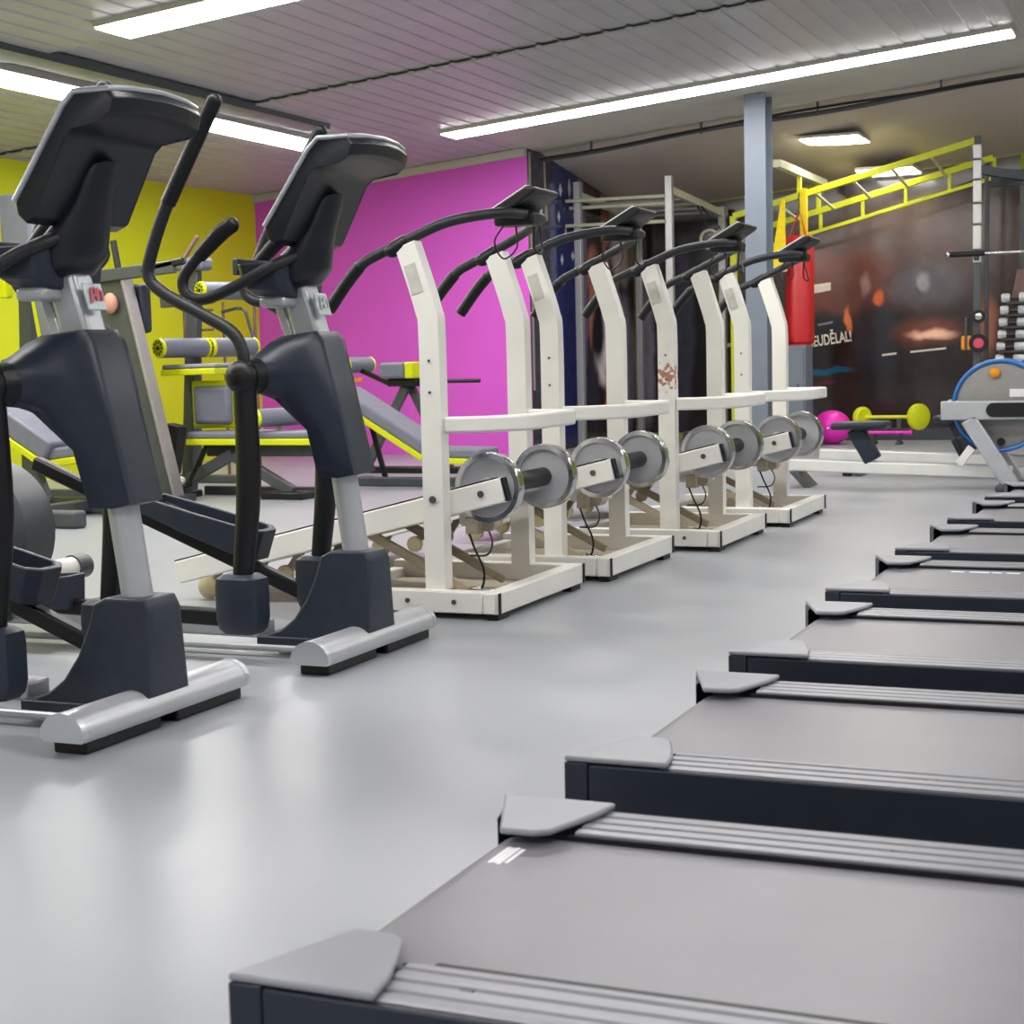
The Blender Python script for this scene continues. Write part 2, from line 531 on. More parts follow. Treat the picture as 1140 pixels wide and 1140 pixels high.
# ------------------------------------------------------------------ elliptical trainers
def make_elliptical():
    t = thing('elliptical_trainer', '', 'exercise machine', (0, 0, 0), 'elliptical trainers')
    # front foot bar: D section
    D = []
    for k in range(13):
        a = PI * k / 12
        D.append((0.062 * math.cos(a), 0.045 + 0.058 * math.sin(a)))
    D += [(-0.055, 0.033), (0.055, 0.033)]
    MB().prism(D, -0.345, 0.335).build('foot_bar', 'silver', t, ang=50)
    for s in (-1, 1):
        MB().prism([(x * 1.02, z + 0.001) for x, z in D], -0.365 if s < 0 else 0.335, -0.345 if s < 0 else 0.355).build('end_cap', 'silver_edge', t, ang=50)
        MB().box(-0.05, 0.045, s * 0.185 - 0.15, s * 0.185 + 0.15, 0.0, 0.034).build('foot_pad', 'black', t, 0.006)
    # boot over the mast foot
    prof = [(-0.335, 0.035), (0.034, 0.035), (0.046, 0.06), (0.050, 0.30), (0.036, 0.328), (-0.09, 0.328), (-0.125, 0.312), (-0.145, 0.25), (-0.178, 0.178), (-0.225, 0.115), (-0.28, 0.075), (-0.335, 0.055)]
    n = len(prof)
    rings = []
    for y, k in ((-0.08, 0.93), (-0.074, 0.97), (-0.055, 1.0), (0.055, 1.0), (0.074, 0.97), (0.08, 0.93)):
        rings.append([(-0.06 + (x + 0.06) * (k if z > 0.06 else 1), y * (0.82 + 0.18 * (1 - max(0, z - 0.05) / 0.3)) * (1.15 if z < 0.07 else 1), 0.035 + (z - 0.035) * (0.985 if k < 0.95 else 1)) for x, z in prof])
    MB().loft(rings).build('front_boot', 'navy2', t, 0.004, ang=30)
    MB().box(-0.345, 0.035, -0.095, 0.095, 0.03, 0.06).build('boot_skirt', 'navy2', t, 0.004)
    # mast
    b = MB()
    b.tube([(-0.06, 0, 0.27), (-0.105, 0, 0.60)], 0.040, 16)
    b.build('lower_mast', 'silver', t)
    b = MB()
    b.beam((-0.168, 0, 0.90), (-0.245, 0, 1.17), 0.085, 0.088, (1, 0, 0))
    b.build('upper_mast', 'silver', t, 0.016, seg=3)
    b = MB()
    b.beam((-0.25, 0.0, 0.93), (-0.315, 0.0, 1.12), 0.03, 0.03, (1, 0, 0))
    b.build('brace', 'silver_edge', t, 0.004)
    bd = MB().beam((-0.180, -0.01, 1.045), (-0.199, -0.01, 1.113), 0.075, 0.006, (1, 0, 0.28)).build('badge', 'badge', t, 0.003, loc=(0.040, 0, 0.0))
    # emblem: little red arch with strokes
    e = MB()
    q = lambda u, v: (-0.136 - 0.019 * v + 0.0018 + 0.0, -0.01 + u, 1.05 + 0.066 * v)
    for (u0, v0), (u1, v1) in (((-0.022, .2), (-0.014, .75)), ((-0.014, .75), (0.0, .8)), ((-0.018, .45), (0.0, .5)), ((0.0, .8), (0.0, .3)), ((0.006, .3), (0.008, .75)), ((0.008, .75), (0.024, .65)), ((0.024, .65), (0.022, .3))):
        e.beam(q(u0, v0), q(u1, v1), 0.006, 0.003, (1, 0, 0.28))
    e.build('emblem', 'badge_red', bd, smooth=False).location = (-0.04, 0, 0)
    # shroud with pivot wings
    A = [(-.112, .998), (-.088, .97), (-.045, .79), (.008, .565), (-.05, .553), (-.118, .555), (-.140, .69), (-.19, .80), (-.245, .87), (-.265, .95), (-.19, .99)]
    Bp = [(-.127, .985), (-.107, .955), (-.080, .84), (-.065, .72), (-.095, .685), (-.132, .70), (-.165, .76), (-.20, .81), (-.25, .86), (-.27, .94), (-.21, .985)]

    def ell(cx, czz, r, rz):
        base = [60, 30, 0, -35, -65, -95, -125, -150, -180, 150, 100]
        return [(cx + r * math.cos(math.radians(a)), czz + rz * math.sin(math.radians(a))) for a in base]

    def shrink(P, k):
        return [(-0.10 + (x + 0.10) * k, z) for x, z in P]
    half = [(0.0, A), (0.05, A), (0.07, shrink(A, 0.97)), (0.082, [(0.5 * (a[0] + c[0]), 0.65 * a[1] + 0.35 * c[1]) for a, c in zip(shrink(A, .93), Bp)]), (0.105, Bp), (0.14, ell(-.215, .882, .085, .085)), (0.17, ell(-.235, .875, .068, .066)), (0.20, ell(-.25, .868, .056, .055))]
    rings = []
    for y, P in reversed(half[1:]):
        rings.append([(x, -y, z) for x, z in P])
    for y, P in half:
        rings.append([(x, y, z) for x, z in P])
    MB().loft(rings).build('shroud', 'navy', t, ang=48)
    for s in (-1, 1):
        s2 = MB()
        s2.cyl((-0.15, s * 0.081, 0.955), (-0.15, s * 0.0845, 0.955), 0.008, 10)
        s2.build('screw', 'black', t)
    # swing arms
    for s in (-1, 1):
        y = s * 0.235
        pv = MB()
        pv.cyl((-0.29, s * 0.185, 0.868), (-0.30, s * 0.225, 0.866), 0.056, 20, r1=0.05)
        pv.ball((-0.303, s * 0.245, 0.865), 0.052, 0.046, 0.052)
        pv.build('pivot', 'black', t)
        up_ = [(-0.305, y, 0.85), (-0.302, y, 0.931), (-0.336, y, 0.997), (-0.437, y, 1.053), (-0.561, y * 1.01, 1.116), (-0.619, y * 1.02, 1.168), (-0.610, y * 1.03, 1.235), (-0.530, y * 1.04, 1.404), (-0.359, y * 1.06, 1.672)]
        if s > 0:
            up_ = [(-0.303 + (x + 0.303) * 0.93 + (z - .865) * 0.045 + min(0.03, max(0, z - .93) * 0.3), yy, .865 + (z - .865) * 0.955) for x, yy, z in up_]
        tip, mid = up_[-1], tuple(up_[-2][i] * 0.9 + up_[-3][i] * 0.1 for i in range(3))
        a = MB()
        a.tube(up_, 0.0195, 14, smooth=6)
        a.build('swing_arm', 'grip', t)
        g = MB()
        g.tube([mid, tip], 0.0235, 14)
        g.ball(tip, 0.0235)
        g.build('arm_grip', 'black', t)
        lo = MB()
        lo.tube([(-0.303, y, 0.87), (-0.300, y, 0.55), (-0.335, y, 0.25)], [0.034, 0.038, 0.031], 16, smooth=4)
        lo.build('lower_arm', 'black', t)
        fb = MB()
        w = 0.052
        fb.loft([[(-0.338 + a_ * k * 0.072, y + b_ * k * w, z) for a_, b_ in ((-1, -.7), (-.7, -1), (.7, -1), (1, -.7), (1, .7), (.7, 1), (-.7, 1), (-1, .7))] for z, k in ((0.095, 0.72), (0.11, 0.9), (0.14, 1.0), (0.235, 1.0), (0.262, 0.96), (0.275, 0.70))])
        fb.build('arm_boot', 'navy2', t, ang=40)
    # pedals: near one low, far one raised at the back
    for s in (-1, 1):
        y = s * 0.215
        if s < 0:
            r0, r1 = (-0.37, y, 0.135), (-1.42, y, 0.16)
            p0, p1 = (-0.93, y, 0.165), (-1.32, y, 0.185)
        else:
            r0, r1 = (-0.33, y, 0.145), (-1.42, y, 0.575)
            p0, p1 = (-0.50, y, 0.275), (-0.94, y, 0.435)
        MB().beam(r0, r1, 0.045, 0.05).build('pedal_rail', 'black', t, 0.008)
        d = (Vector(p1) - Vector(p0))
        L = d.length
        ax = d.normalized()
        upv = Vector((0, 1, 0)).cross(ax)
        if upv.z < 0:
            upv = -upv

        def P(u, v, h):
            return Vector(p0) + ax * u + Vector((0, v, 0)) + upv * h
        out = [(0.0, -0.04), (0.03, -0.075), (L * 0.6, -0.085), (L, -0.07), (L, 0.07), (L * 0.6, 0.085), (0.03, 0.075), (0.0, 0.04)]
        fp = MB()
        k = 0.8
        ring_b = [P(u, v, -0.02) for u, v in out]
        ring_t = [P(u, v, 0.085 - 0.05 * (u / L)) for u, v in out]
        inn_t = [P(0.02 + u * 0.94, v * k, 0.085 - 0.05 * (u / L)) for u, v in out]
        inn_b = [P(0.02 + u * 0.94, v * k, 0.01) for u, v in out]
        fp.loft([ring_b, ring_t, inn_t, inn_b])
        fp.build('foot_plate', 'navy2', t, 0.004, ang=25)
    # floor beam, rod, rear foot, crank
    MB().beam((-0.36, 0, 0.068), (-1.62, 0, 0.075), 0.09, 0.05).build('base_beam', 'silver', t, 0.008)
    MB().cyl((-0.06, -0.115, 0.028), (-1.7, -0.115, 0.028), 0.011, 10).build('floor_rod', 'silver', t)
    MB().prism([(x - 1.72, z) for x, z in D], -0.26, 0.26).build('rear_foot_bar', 'silver', t, ang=50)
    for s in (-1, 1):
        MB().box(-1.76, -1.68, s * 0.2 - 0.06, s * 0.2 + 0.06, 0.0, 0.034).build('foot_pad', 'black', t, 0.006)
    cr = MB()
    cr.lathe([(0.0, -0.10), (0.20, -0.10), (0.235, -0.075), (0.235, 0.075), (0.20, 0.10), (0.0, 0.10)], (-1.47, 0, 0.36), (0, 1, 0), 40)
    cr.box(-1.60, -1.34, -0.08, 0.08, 0.06, 0.30)
    cr.build('crank_housing', 'gun', t, ang=40)
    ca = MB()
    ca.lathe([(0.09, -0.105), (0.10, -0.125), (0.03, -0.135), (0.0, -0.135)], (-1.47, 0, 0.36), (0, 1, 0), 24)
    ca.build('crank_cover', 'disc', t)
    ax_ = MB()
    ax_.cyl((-1.33, -0.02, 0.20), (-1.33, 0.27, 0.20), 0.038, 20)
    rl = ax_.build('roller', 'white', t)
    MB().cyl((-1.33, 0.27, 0.20), (-1.33, 0.34, 0.20), 0.044, 20).build('roller_cap', 'gun', rl)
    # console neck
    nk = MB()
    rings = []
    for x, z, hx, hy in ((-.225, 1.125, .060, .062), (-.228, 1.155, .100, .090), (-.215, 1.23, .095, .095), (-.165, 1.30, .062, .068), (-.135, 1.36, .05, .062), (-.115, 1.395, .038, .05), (-.108, 1.41, .015, .02)):
        rings.append([(x + hx * math.cos(2 * PI * k / 16), hy * math.sin(2 * PI * k / 16), z + 0.35 * hx * math.cos(2 * PI * k / 16)) for k in range(16)])
    nk.loft(rings)
    nk.build('console_neck', 'navyblack', t, ang=50)
    # console shell: tilted slab with the top bent forward
    prof = [(-0.209, 1.308), (-0.203, 1.272), (-0.180, 1.252), (-0.150, 1.265), (-0.052, 1.448), (-0.028, 1.468), (0.062, 1.480), (0.086, 1.497), (0.094, 1.528), (0.078, 1.550), (-0.015, 1.549), (-0.048, 1.520)]
    rings = []
    for k in (-1.0, -0.985, -0.94, -0.5, 0, 0.5, 0.94, 0.985, 1.0):
        sh_ = 1.0 if abs(k) < 0.95 else (0.92 if abs(k) > 0.99 else 0.975)
        bow = 0.022 * (1 - k * k)
        rings.append([(-0.06 + (x + 0.06) * sh_ + (bow if x > 0.05 else 0), k * 0.184, 1.40 + (z - 1.40) * sh_ + (bow * 0.5 if x > 0.05 else 0)) for x, z in prof])
    MB().loft(rings).build('console', 'navyblack', t, 0.004, ang=32)
    tr = MB()
    path = []
    for k in (-1, -0.6, 0, 0.6, 1):
        bow = 0.022 * (1 - k * k)
        path.append((0.080 + bow, k * 0.178, 1.550 + bow * .5))
    left = [(-0.206, -0.184, 1.308), (-0.050, -0.184, 1.521), (-0.016, -0.184, 1.551)]
    rgt = [(-0.016, 0.184, 1.551), (-0.050, 0.184, 1.521), (-0.206, 0.184, 1.308)]
    tr.tube(left + path + rgt, 0.0075, 8)
    tr.build('console_trim', 'silver_edge', t)
    MB().beam((-0.194, 0, 1.330), (-0.066, 0, 1.498), 0.28, 0.006, (-0.8, 0, 0.6)).build('screen', 'screen', t, loc=(-0.005, 0, 0.004))
    # tray with bottle wells
    ty = MB()
    for_t = ((-.43, -.115), (-.40, -.145), (-.28, -.145), (-.26, -.115), (-.26, .115), (-.28, .145), (-.40, .145), (-.43, .115))
    ty.loft([[(-0.27 + (x + 0.27) * k, y * kk, z + (0.05 * (-(x + 0.26)) if k < 1 else 0)) for x, y in for_t] for z, k, kk in ((1.100, .72, .72), (1.125, .90, .90), (1.205, 1.0, 1.0))] + [[(-0.345 + (x + 0.345) * .85, y * .9, z) for x, y in for_t] for z in (1.205, 1.165)])
    ty.build('tray', 'navy2', t, 0.006)
    MB().box(-0.36, -0.27, -0.11, 0.11, 1.072, 1.104).build('tray_underside', 'silver', t, 0.01)
    MB().beam((-0.445, -0.1, 1.20), (-0.445, 0.1, 1.20), 0.02, 0.05).build('tray_lip', 'steel_dark', t, 0.004)
    # fixed handlebar with two grips
    for s in (-1, 1):
        y = s
        pts = [(-0.16, y * 0.06, 1.230), (-0.21, y * 0.155, 1.190), (-0.32, y * 0.178, 1.135), (-0.43, y * 0.176, 1.102), (-0.492, y * 0.172, 1.117), (-0.508, y * 0.172, 1.160), (-0.468, y * 0.172, 1.213), (-0.375, y * 0.170, 1.290)]
        MB().tube(pts, 0.0175, 12, smooth=6).build('handlebar', 'grip', t)
        g = MB()
        g.tube([(-0.445, y * 0.1725, 1.231), (-0.37, y * 0.170, 1.295), (-0.332, y * 0.170, 1.316)], [0.022, 0.026, 0.024], 14, smooth=3)
        g.ball((-0.329, y * 0.170, 1.318), 0.0245)
        g.build('grip', 'black', t)
    for ch in t.children:
        n = ch.name.split('.')[0]
        if n in ('lower_mast', 'upper_mast', 'brace', 'badge', 'console_neck'):
            ch.location.x += 0.032
        elif n in ('pivot', 'lower_arm', 'arm_boot', 'swing_arm', 'arm_grip'):
            ch.location.x += 0.038
        elif n in ('tray', 'tray_underside', 'tray_lip'):
            ch.location.x += 0.078
    return t


et = make_elliptical()
e2 = rig_at(et, (-2.35, 4.36, 0), 'dark elliptical trainer with silver mast standing beside the first white walking machine', True)
rig_at(et, (-2.43, 3.355, 0), 'dark elliptical trainer with silver mast, the one farther from the white walking machines', False)
for ch in e2.children:
    for g in ch.children:
        if g.name.startswith('emblem'):
            g.data = g.data.copy()
            g.data.materials[0] = M['silver']


# ------------------------------------------------------------------ white inclined walking machines
def make_walker():
    t = thing('walking_machine', '', 'exercise machine', (0, 0, 0), 'white walking machines')
    # origin: floor, front edge of the base, middle of its width; runs toward -x
    W = 0.40
    fr = MB()
    WF = 0.43
    fr.box(-0.062, 0.0, -W, WF, 0.022, 0.098)
    fr.box(-0.80, -0.063, -W, -W + 0.058, 0.022, 0.098)
    fr.box(-0.80, -0.063, WF - 0.058, WF, 0.022, 0.098)
    fr.box(-0.80, -0.75, -W + 0.059, WF - 0.059, 0.022, 0.07)
    fr.build('base_frame', 'white', t, 0.005)
    for s in (-1, 1):
        E = W if s < 0 else WF
        e0, e1 = sorted((s * (E + 0.001), s * (E + 0.007)))
        MB().box(-0.052, -0.012, s * (E + 0.001), s * (E + 0.007), 0.026, 0.094).build('end_cap', 'white', t, 0.002)
        MB().box(0.0005, 0.006, s * (E - 0.010), s * (E + 0.007), 0.022, 0.098).build('corner_strip', 'black', t, 0.001)
        MB().box(-0.05, -0.008, s * (E - 0.06) - 0.05, s * (E - 0.06) + 0.05, 0.0, 0.0215).build('foot', 'black', t, 0.003)
        MB().box(-0.79, -0.70, s * (E - 0.03) - 0.03, s * (E - 0.03) + 0.03, 0.0, 0.0215).build('foot', 'black', t, 0.003)
    MB().box(-0.74, -0.07, -W + 0.06, WF - 0.06, 0.024, 0.034).build('base_pan', 'under', t)
    # posts, bent back at the top
    for s in (-1, 1):
        y = -0.325 if s < 0 else 0.400
        dx = 0.0 if s < 0 else 0.022
        p = smooth_path([(-0.262 + dx, y, 0.095), (-0.262 + dx, y, 0.60), (-0.262 + dx, y, 1.00), (-0.272 + dx, y, 1.075), (-0.30 + dx, y, 1.17), (-0.345 + dx, y, 1.305)], 4)
        po = MB()
        po.sweep(p, 0.06, 0.078, (1, 0, 0))
        po = po.build('post', 'white', t, 0.012, ang=30, seg=3)
        if s < 0:
            st = MB()
            st.beam((-0.298, y - 0.0315, 1.135), (-0.328, y - 0.0315, 1.235), 0.002, 0.045, (1, 0, 0))
            st.build('sticker', 'sticker', po)
        if s < 0:
            bo = MB()
            for z in (0.79, 0.90):
                bo.cyl((-0.262 + dx, y - 0.031, z), (-0.262 + dx, y - 0.035, z), 0.005, 8)
            bo.cyl((-0.262, y - 0.031, 0.415), (-0.262, y - 0.038, 0.415), 0.013, 10)
            bo.build('bolt', 'gun', po)
    bo = MB()
    for x in (-0.17, -0.35):
        bo.cyl((x, -W - 0.001, 0.062), (x, -W - 0.006, 0.062), 0.009, 8)
    bo.build('base_bolt', 'gun', t)
    # bumper bar
    bp = MB()
    path = smooth_path([(-0.225, -0.325, 0.675), (-0.12, -0.30, 0.675), (0.02, -0.235, 0.678), (0.055, -0.16, 0.68)], 5) + smooth_path([(0.058, -0.10, 0.68), (0.058, 0.10, 0.68)], 1) + smooth_path([(0.055, 0.16, 0.68), (0.02, 0.26, 0.678), (-0.12, 0.36, 0.675), (-0.205, 0.400, 0.675)], 5)
    bp.sweep(path, 0.036, 0.058)
    bp.build('bumper_bar', 'white', t, 0.010, ang=30, seg=3)
    # inclined deck
    r0, r1 = Vector((-1.40, 0, 0.112)), Vector((-0.028, 0, 0.445))
    d = (r1 - r0).normalized()
    n = Vector((-d.z, 0, d.x))
    for s in (-1, 1):
        y = Vector((0, -0.262 if s < 0 else 0.360, 0))
        rl = MB()
        rl.beam(r0 + y, r1 + y, 0.040 if s < 0 else 0.018, 0.088)
        rl = rl.build('deck_rail', 'white', t, 0.006)
        ec = MB()
        ec.beam(r1 + y + d * 0.001, r1 + y + d * 0.012, 0.036 if s < 0 else 0.016, 0.084)
        ec.build('rail_end', 'black', rl, 0.002)
        ed = MB()
        ed.beam(r0 + y + n * 0.0465, r1 + y + n * 0.0465 - d * 0.02, 0.030 if s < 0 else 0.014, 0.005)
        ed.build('rail_strip', 'black', rl)
        rb = MB()
        q = Vector((-0.11, -0.283 if s < 0 else 0.3695, 0.43))
        rb.cyl(q, q + Vector((0, s * 0.006, 0)), 0.012, 10)
        rb.build('axle_bolt', 'gun', rl)
    bl = MB()
    ym = Vector((0, 0.045, 0))
    bl.beam(r0 + n * 0.018 + ym, r1 + n * 0.018 - d * 0.06 + ym, 0.46, 0.022)
    bl.build('belt', 'black', t, 0.008)
    bt = MB()
    bt.beam(r0 - n * 0.02 + d * 0.08 + ym, r1 - n * 0.02 - d * 0.30 + ym, 0.50, 0.016)
    bt.build('deck_board', 'under', t)
    # front roller with two flywheels
    c = Vector((-0.107, 0, 0.448))
    rr = MB()
    rr.cyl(c + Vector((0, -0.19, 0)), c + Vector((0, 0.297, 0)), 0.036, 24)
    rr.build('front_roller', 'black', t)
    for s in (-1, 1):
        fw = MB()
        pr = [(0.0, -0.026), (0.094, -0.026), (0.100, -0.018), (0.104, -0.026), (0.118, -0.026), (0.122, -0.020), (0.122, 0.020), (0.118, 0.026), (0.104, 0.026), (0.100, 0.016), (0.094, 0.014), (0.036, 0.014), (0.030, 0.024), (0.0, 0.024)]
        pr2 = [(r, h) for r, h in pr]
        fw.lathe([(0.0, -0.024), (0.030, -0.024), (0.036, -0.014)] + [(0.094, -0.014), (0.100, -0.016)] + pr[3:], c + Vector((0, -0.212 if s < 0 else 0.322, 0)), (0, 1, 0), 48)
        fw = fw.build('flywheel', 'cast', t, ang=30)
        rim = MB()
        cc = c + Vector((0, -0.212 if s < 0 else 0.322, 0))
        rim.lathe([(0.1235, -0.0262), (0.1245, -0.02), (0.1245, 0.02), (0.1235, 0.0262), (0.106, 0.0266), (0.106, 0.0262), (0.12, 0.02), (0.12, -0.02), (0.106, -0.0262), (0.106, -0.0266), (0.1235, -0.0262)], cc, (0, 1, 0), 48, caps=False)
        rim.build('rim', 'chrome', fw, ang=30)
    # rear casters and lift gear
    for x, z, yy in ((-1.33, 0.045, -0.17), (-1.33, 0.045, 0.17)):
        w = MB()
        w.lathe([(0.0, -0.014), (0.03, -0.014), (0.044, -0.010), (0.044, 0.010), (0.03, 0.014), (0.0, 0.014)], (x, yy, z), (0, 1, 0), 24)
        w.build('caster', 'cream', t)
        MB().beam((x, yy + 0.025, z), (x + 0.05, yy + 0.025, 0.125), 0.012, 0.025).build('caster_arm', 'under', t)
    for yy in (-0.16, 0.16):
        w = MB()
        w.lathe([(0.0, -0.014), (0.022, -0.014), (0.034, -0.010), (0.034, 0.010), (0.022, 0.014), (0.0, 0.014)], (-0.99, yy, 0.105), (0, 1, 0), 24)
        w.build('lift_wheel', 'cream', t)
        MB().beam((-0.99, yy + 0.02, 0.105), (-0.93, yy + 0.02, 0.19), 0.02, 0.03).build('lift_fork', 'under', t, 0.003)
        MB().beam((-0.63, yy, 0.27), (-0.22, yy, 0.065), 0.024, 0.034).build('lift_strut', 'under', t, 0.004)
    MB().beam((-1.02, -0.2, 0.170), (-0.66, -0.2, 0.258), 0.024, 0.022).build('lift_rail', 'under', t, 0.003)
    MB().beam((-1.02, 0.2, 0.170), (-0.66, 0.2, 0.258), 0.024, 0.022).build('lift_rail', 'under', t, 0.003)
    mo = MB()
    mo.box(-0.30, -0.16, -0.07, 0.10, 0.29, 0.355)
    mo.build('brake_box', 'white', t, 0.012)
    mo2 = MB()
    mo2.cyl((-0.17, -0.10, 0.305), (-0.17, -0.02, 0.305), 0.03, 16)
    mo2.box(-0.24, -0.19, -0.14, -0.08, 0.27, 0.33)
    mo2.build('sensor', 'under', t, 0.003)
    cab = MB()
    cab.tube([(-0.235, -0.13, 0.29), (-0.20, -0.15, 0.22), (-0.165, -0.15, 0.14), (-0.18, -0.15, 0.07), (-0.25, -0.14, 0.055), (-0.30, -0.13, 0.06)], 0.0045, 6, smooth=6)
    cab.build('cable', 'black', t)
    cab = MB()
    cab.tube([(-0.20, -0.05, 0.30), (-0.16, -0.08, 0.24), (-0.18, -0.08, 0.19), (-0.26, -0.05, 0.18)], 0.004, 6, smooth=6)
    cab.build('cable', 'gun', t)
    fx = MB()
    fx.beam((-0.20, -0.18, 0.075), (-0.10, -0.12, 0.050), 0.018, 0.018)
    fx.beam((-0.20, -0.15, 0.075), (-0.10, -0.09, 0.050), 0.018, 0.018)
    fx.box(-0.10, -0.07, -0.13, -0.08, 0.036, 0.085)
    fx.build('lift_bracket', 'chrome', t, 0.003)
    # handlebar: one loop over both posts with the console at its middle
    hb = MB()
    Lp = [(-0.655, -0.34, 1.095), (-0.59, -0.34, 1.175), (-0.52, -0.338, 1.245), (-0.46, -0.335, 1.275), (-0.345, -0.325, 1.322), (-0.21, -0.29, 1.378), (-0.075, -0.19, 1.408), (-0.022, -0.09, 1.412)]
    full = Lp + [(x + (0.02 if y < -0.25 else 0), -y * 0.415 / 0.34, z) for x, y, z in reversed(Lp)]
    hb.tube(full, 0.0185, 14, smooth=5)
    hb.build('handlebar', 'grip', t, ang=60)
    for s in (-1, 1):
        g = MB()
        hy = -0.34 if s < 0 else 0.415
        hx = 0.0 if s < 0 else 0.02
        g.tube([(-0.658 + hx, hy, 1.09), (-0.59 + hx, hy, 1.175), (-0.53 + hx, hy, 1.238)], 0.0225, 14, smooth=3)
        g.build('grip', 'black', t)
        cl = MB()
        hy = -0.328 if s < 0 else 0.400
        cl.cyl((-0.395 + hx, hy - 0.012, 1.290), (-0.345 + hx, hy, 1.318), 0.027, 14)
        cl.ball((-0.40 + hx, hy - 0.012, 1.286), 0.030, 0.026, 0.024)
        cl.build('clamp', 'black', t)
    br = MB()
    br.box(-0.14, 0.015, -0.05, 0.05, 1.375, 1.425)
    br.build('console_bracket', 'black', t, 0.012)
    cn = MB()
    cs = [(-0.135, 1.420), (-0.115, 1.405), (-0.03, 1.432), (0.045, 1.478), (0.055, 1.492), (0.045, 1.503), (0.02, 1.505)]
    rings = []
    for y, k in ((-0.12, .9), (-0.112, 1), (0.112, 1), (0.12, .9)):
        rings.append([(-0.04 + (x + 0.04) * k, y, 1.455 + (z - 1.455) * k) for x, z in cs])
    cn.loft(rings)
    cn.build('console', 'black', t, 0.005, ang=30)
    sc_ = MB()
    sc_.beam((-0.125, 0, 1.427), (0.015, 0, 1.504), 0.20, 0.006, (-0.5, 0, 0.86))
    sc_.build('screen', 'alum', t, loc=(-0.002, 0, 0.003))
    w = MB()
    w.tube([(-0.10, -0.04, 1.38), (-0.135, -0.05, 1.32), (-0.11, -0.03, 1.26), (-0.07, 0.0, 1.30), (-0.08, 0.02, 1.38)], 0.0035, 6, smooth=5)
    w.tube([(-0.02, 0.05, 1.385), (-0.03, 0.07, 1.30), (-0.01, 0.10, 1.285), (-0.06, 0.19, 1.40)], 0.004, 6, smooth=5)
    w.build('wire', 'black', t)
    return t


wk = make_walker()
spots = [(-2.21, 5.447), (-2.158, 6.45), (-2.0, 7.50), (-1.932, 8.58)]
wl = ['white walking machine standing directly beside the dark elliptical trainer, nearest flywheels',
      'second white walking machine counted from the dark elliptical trainers',
      'third white walking machine from the elliptical trainers, post with chipped brown paint',
      'last white walking machine of the row, beside the rowing machines']
wl[0] = 'white walking machine standing directly beside the dark elliptical trainer'
for i, (x, y) in enumerate(spots):
    r = rig_at(wk, (x, y, 0), wl[i], i == 0)
    if i == 2:
        for ch in r.children:
            if ch.name.startswith('post'):
                ch.data = ch.data.copy()
                ch.data.materials[0] = M['chipped']
                break


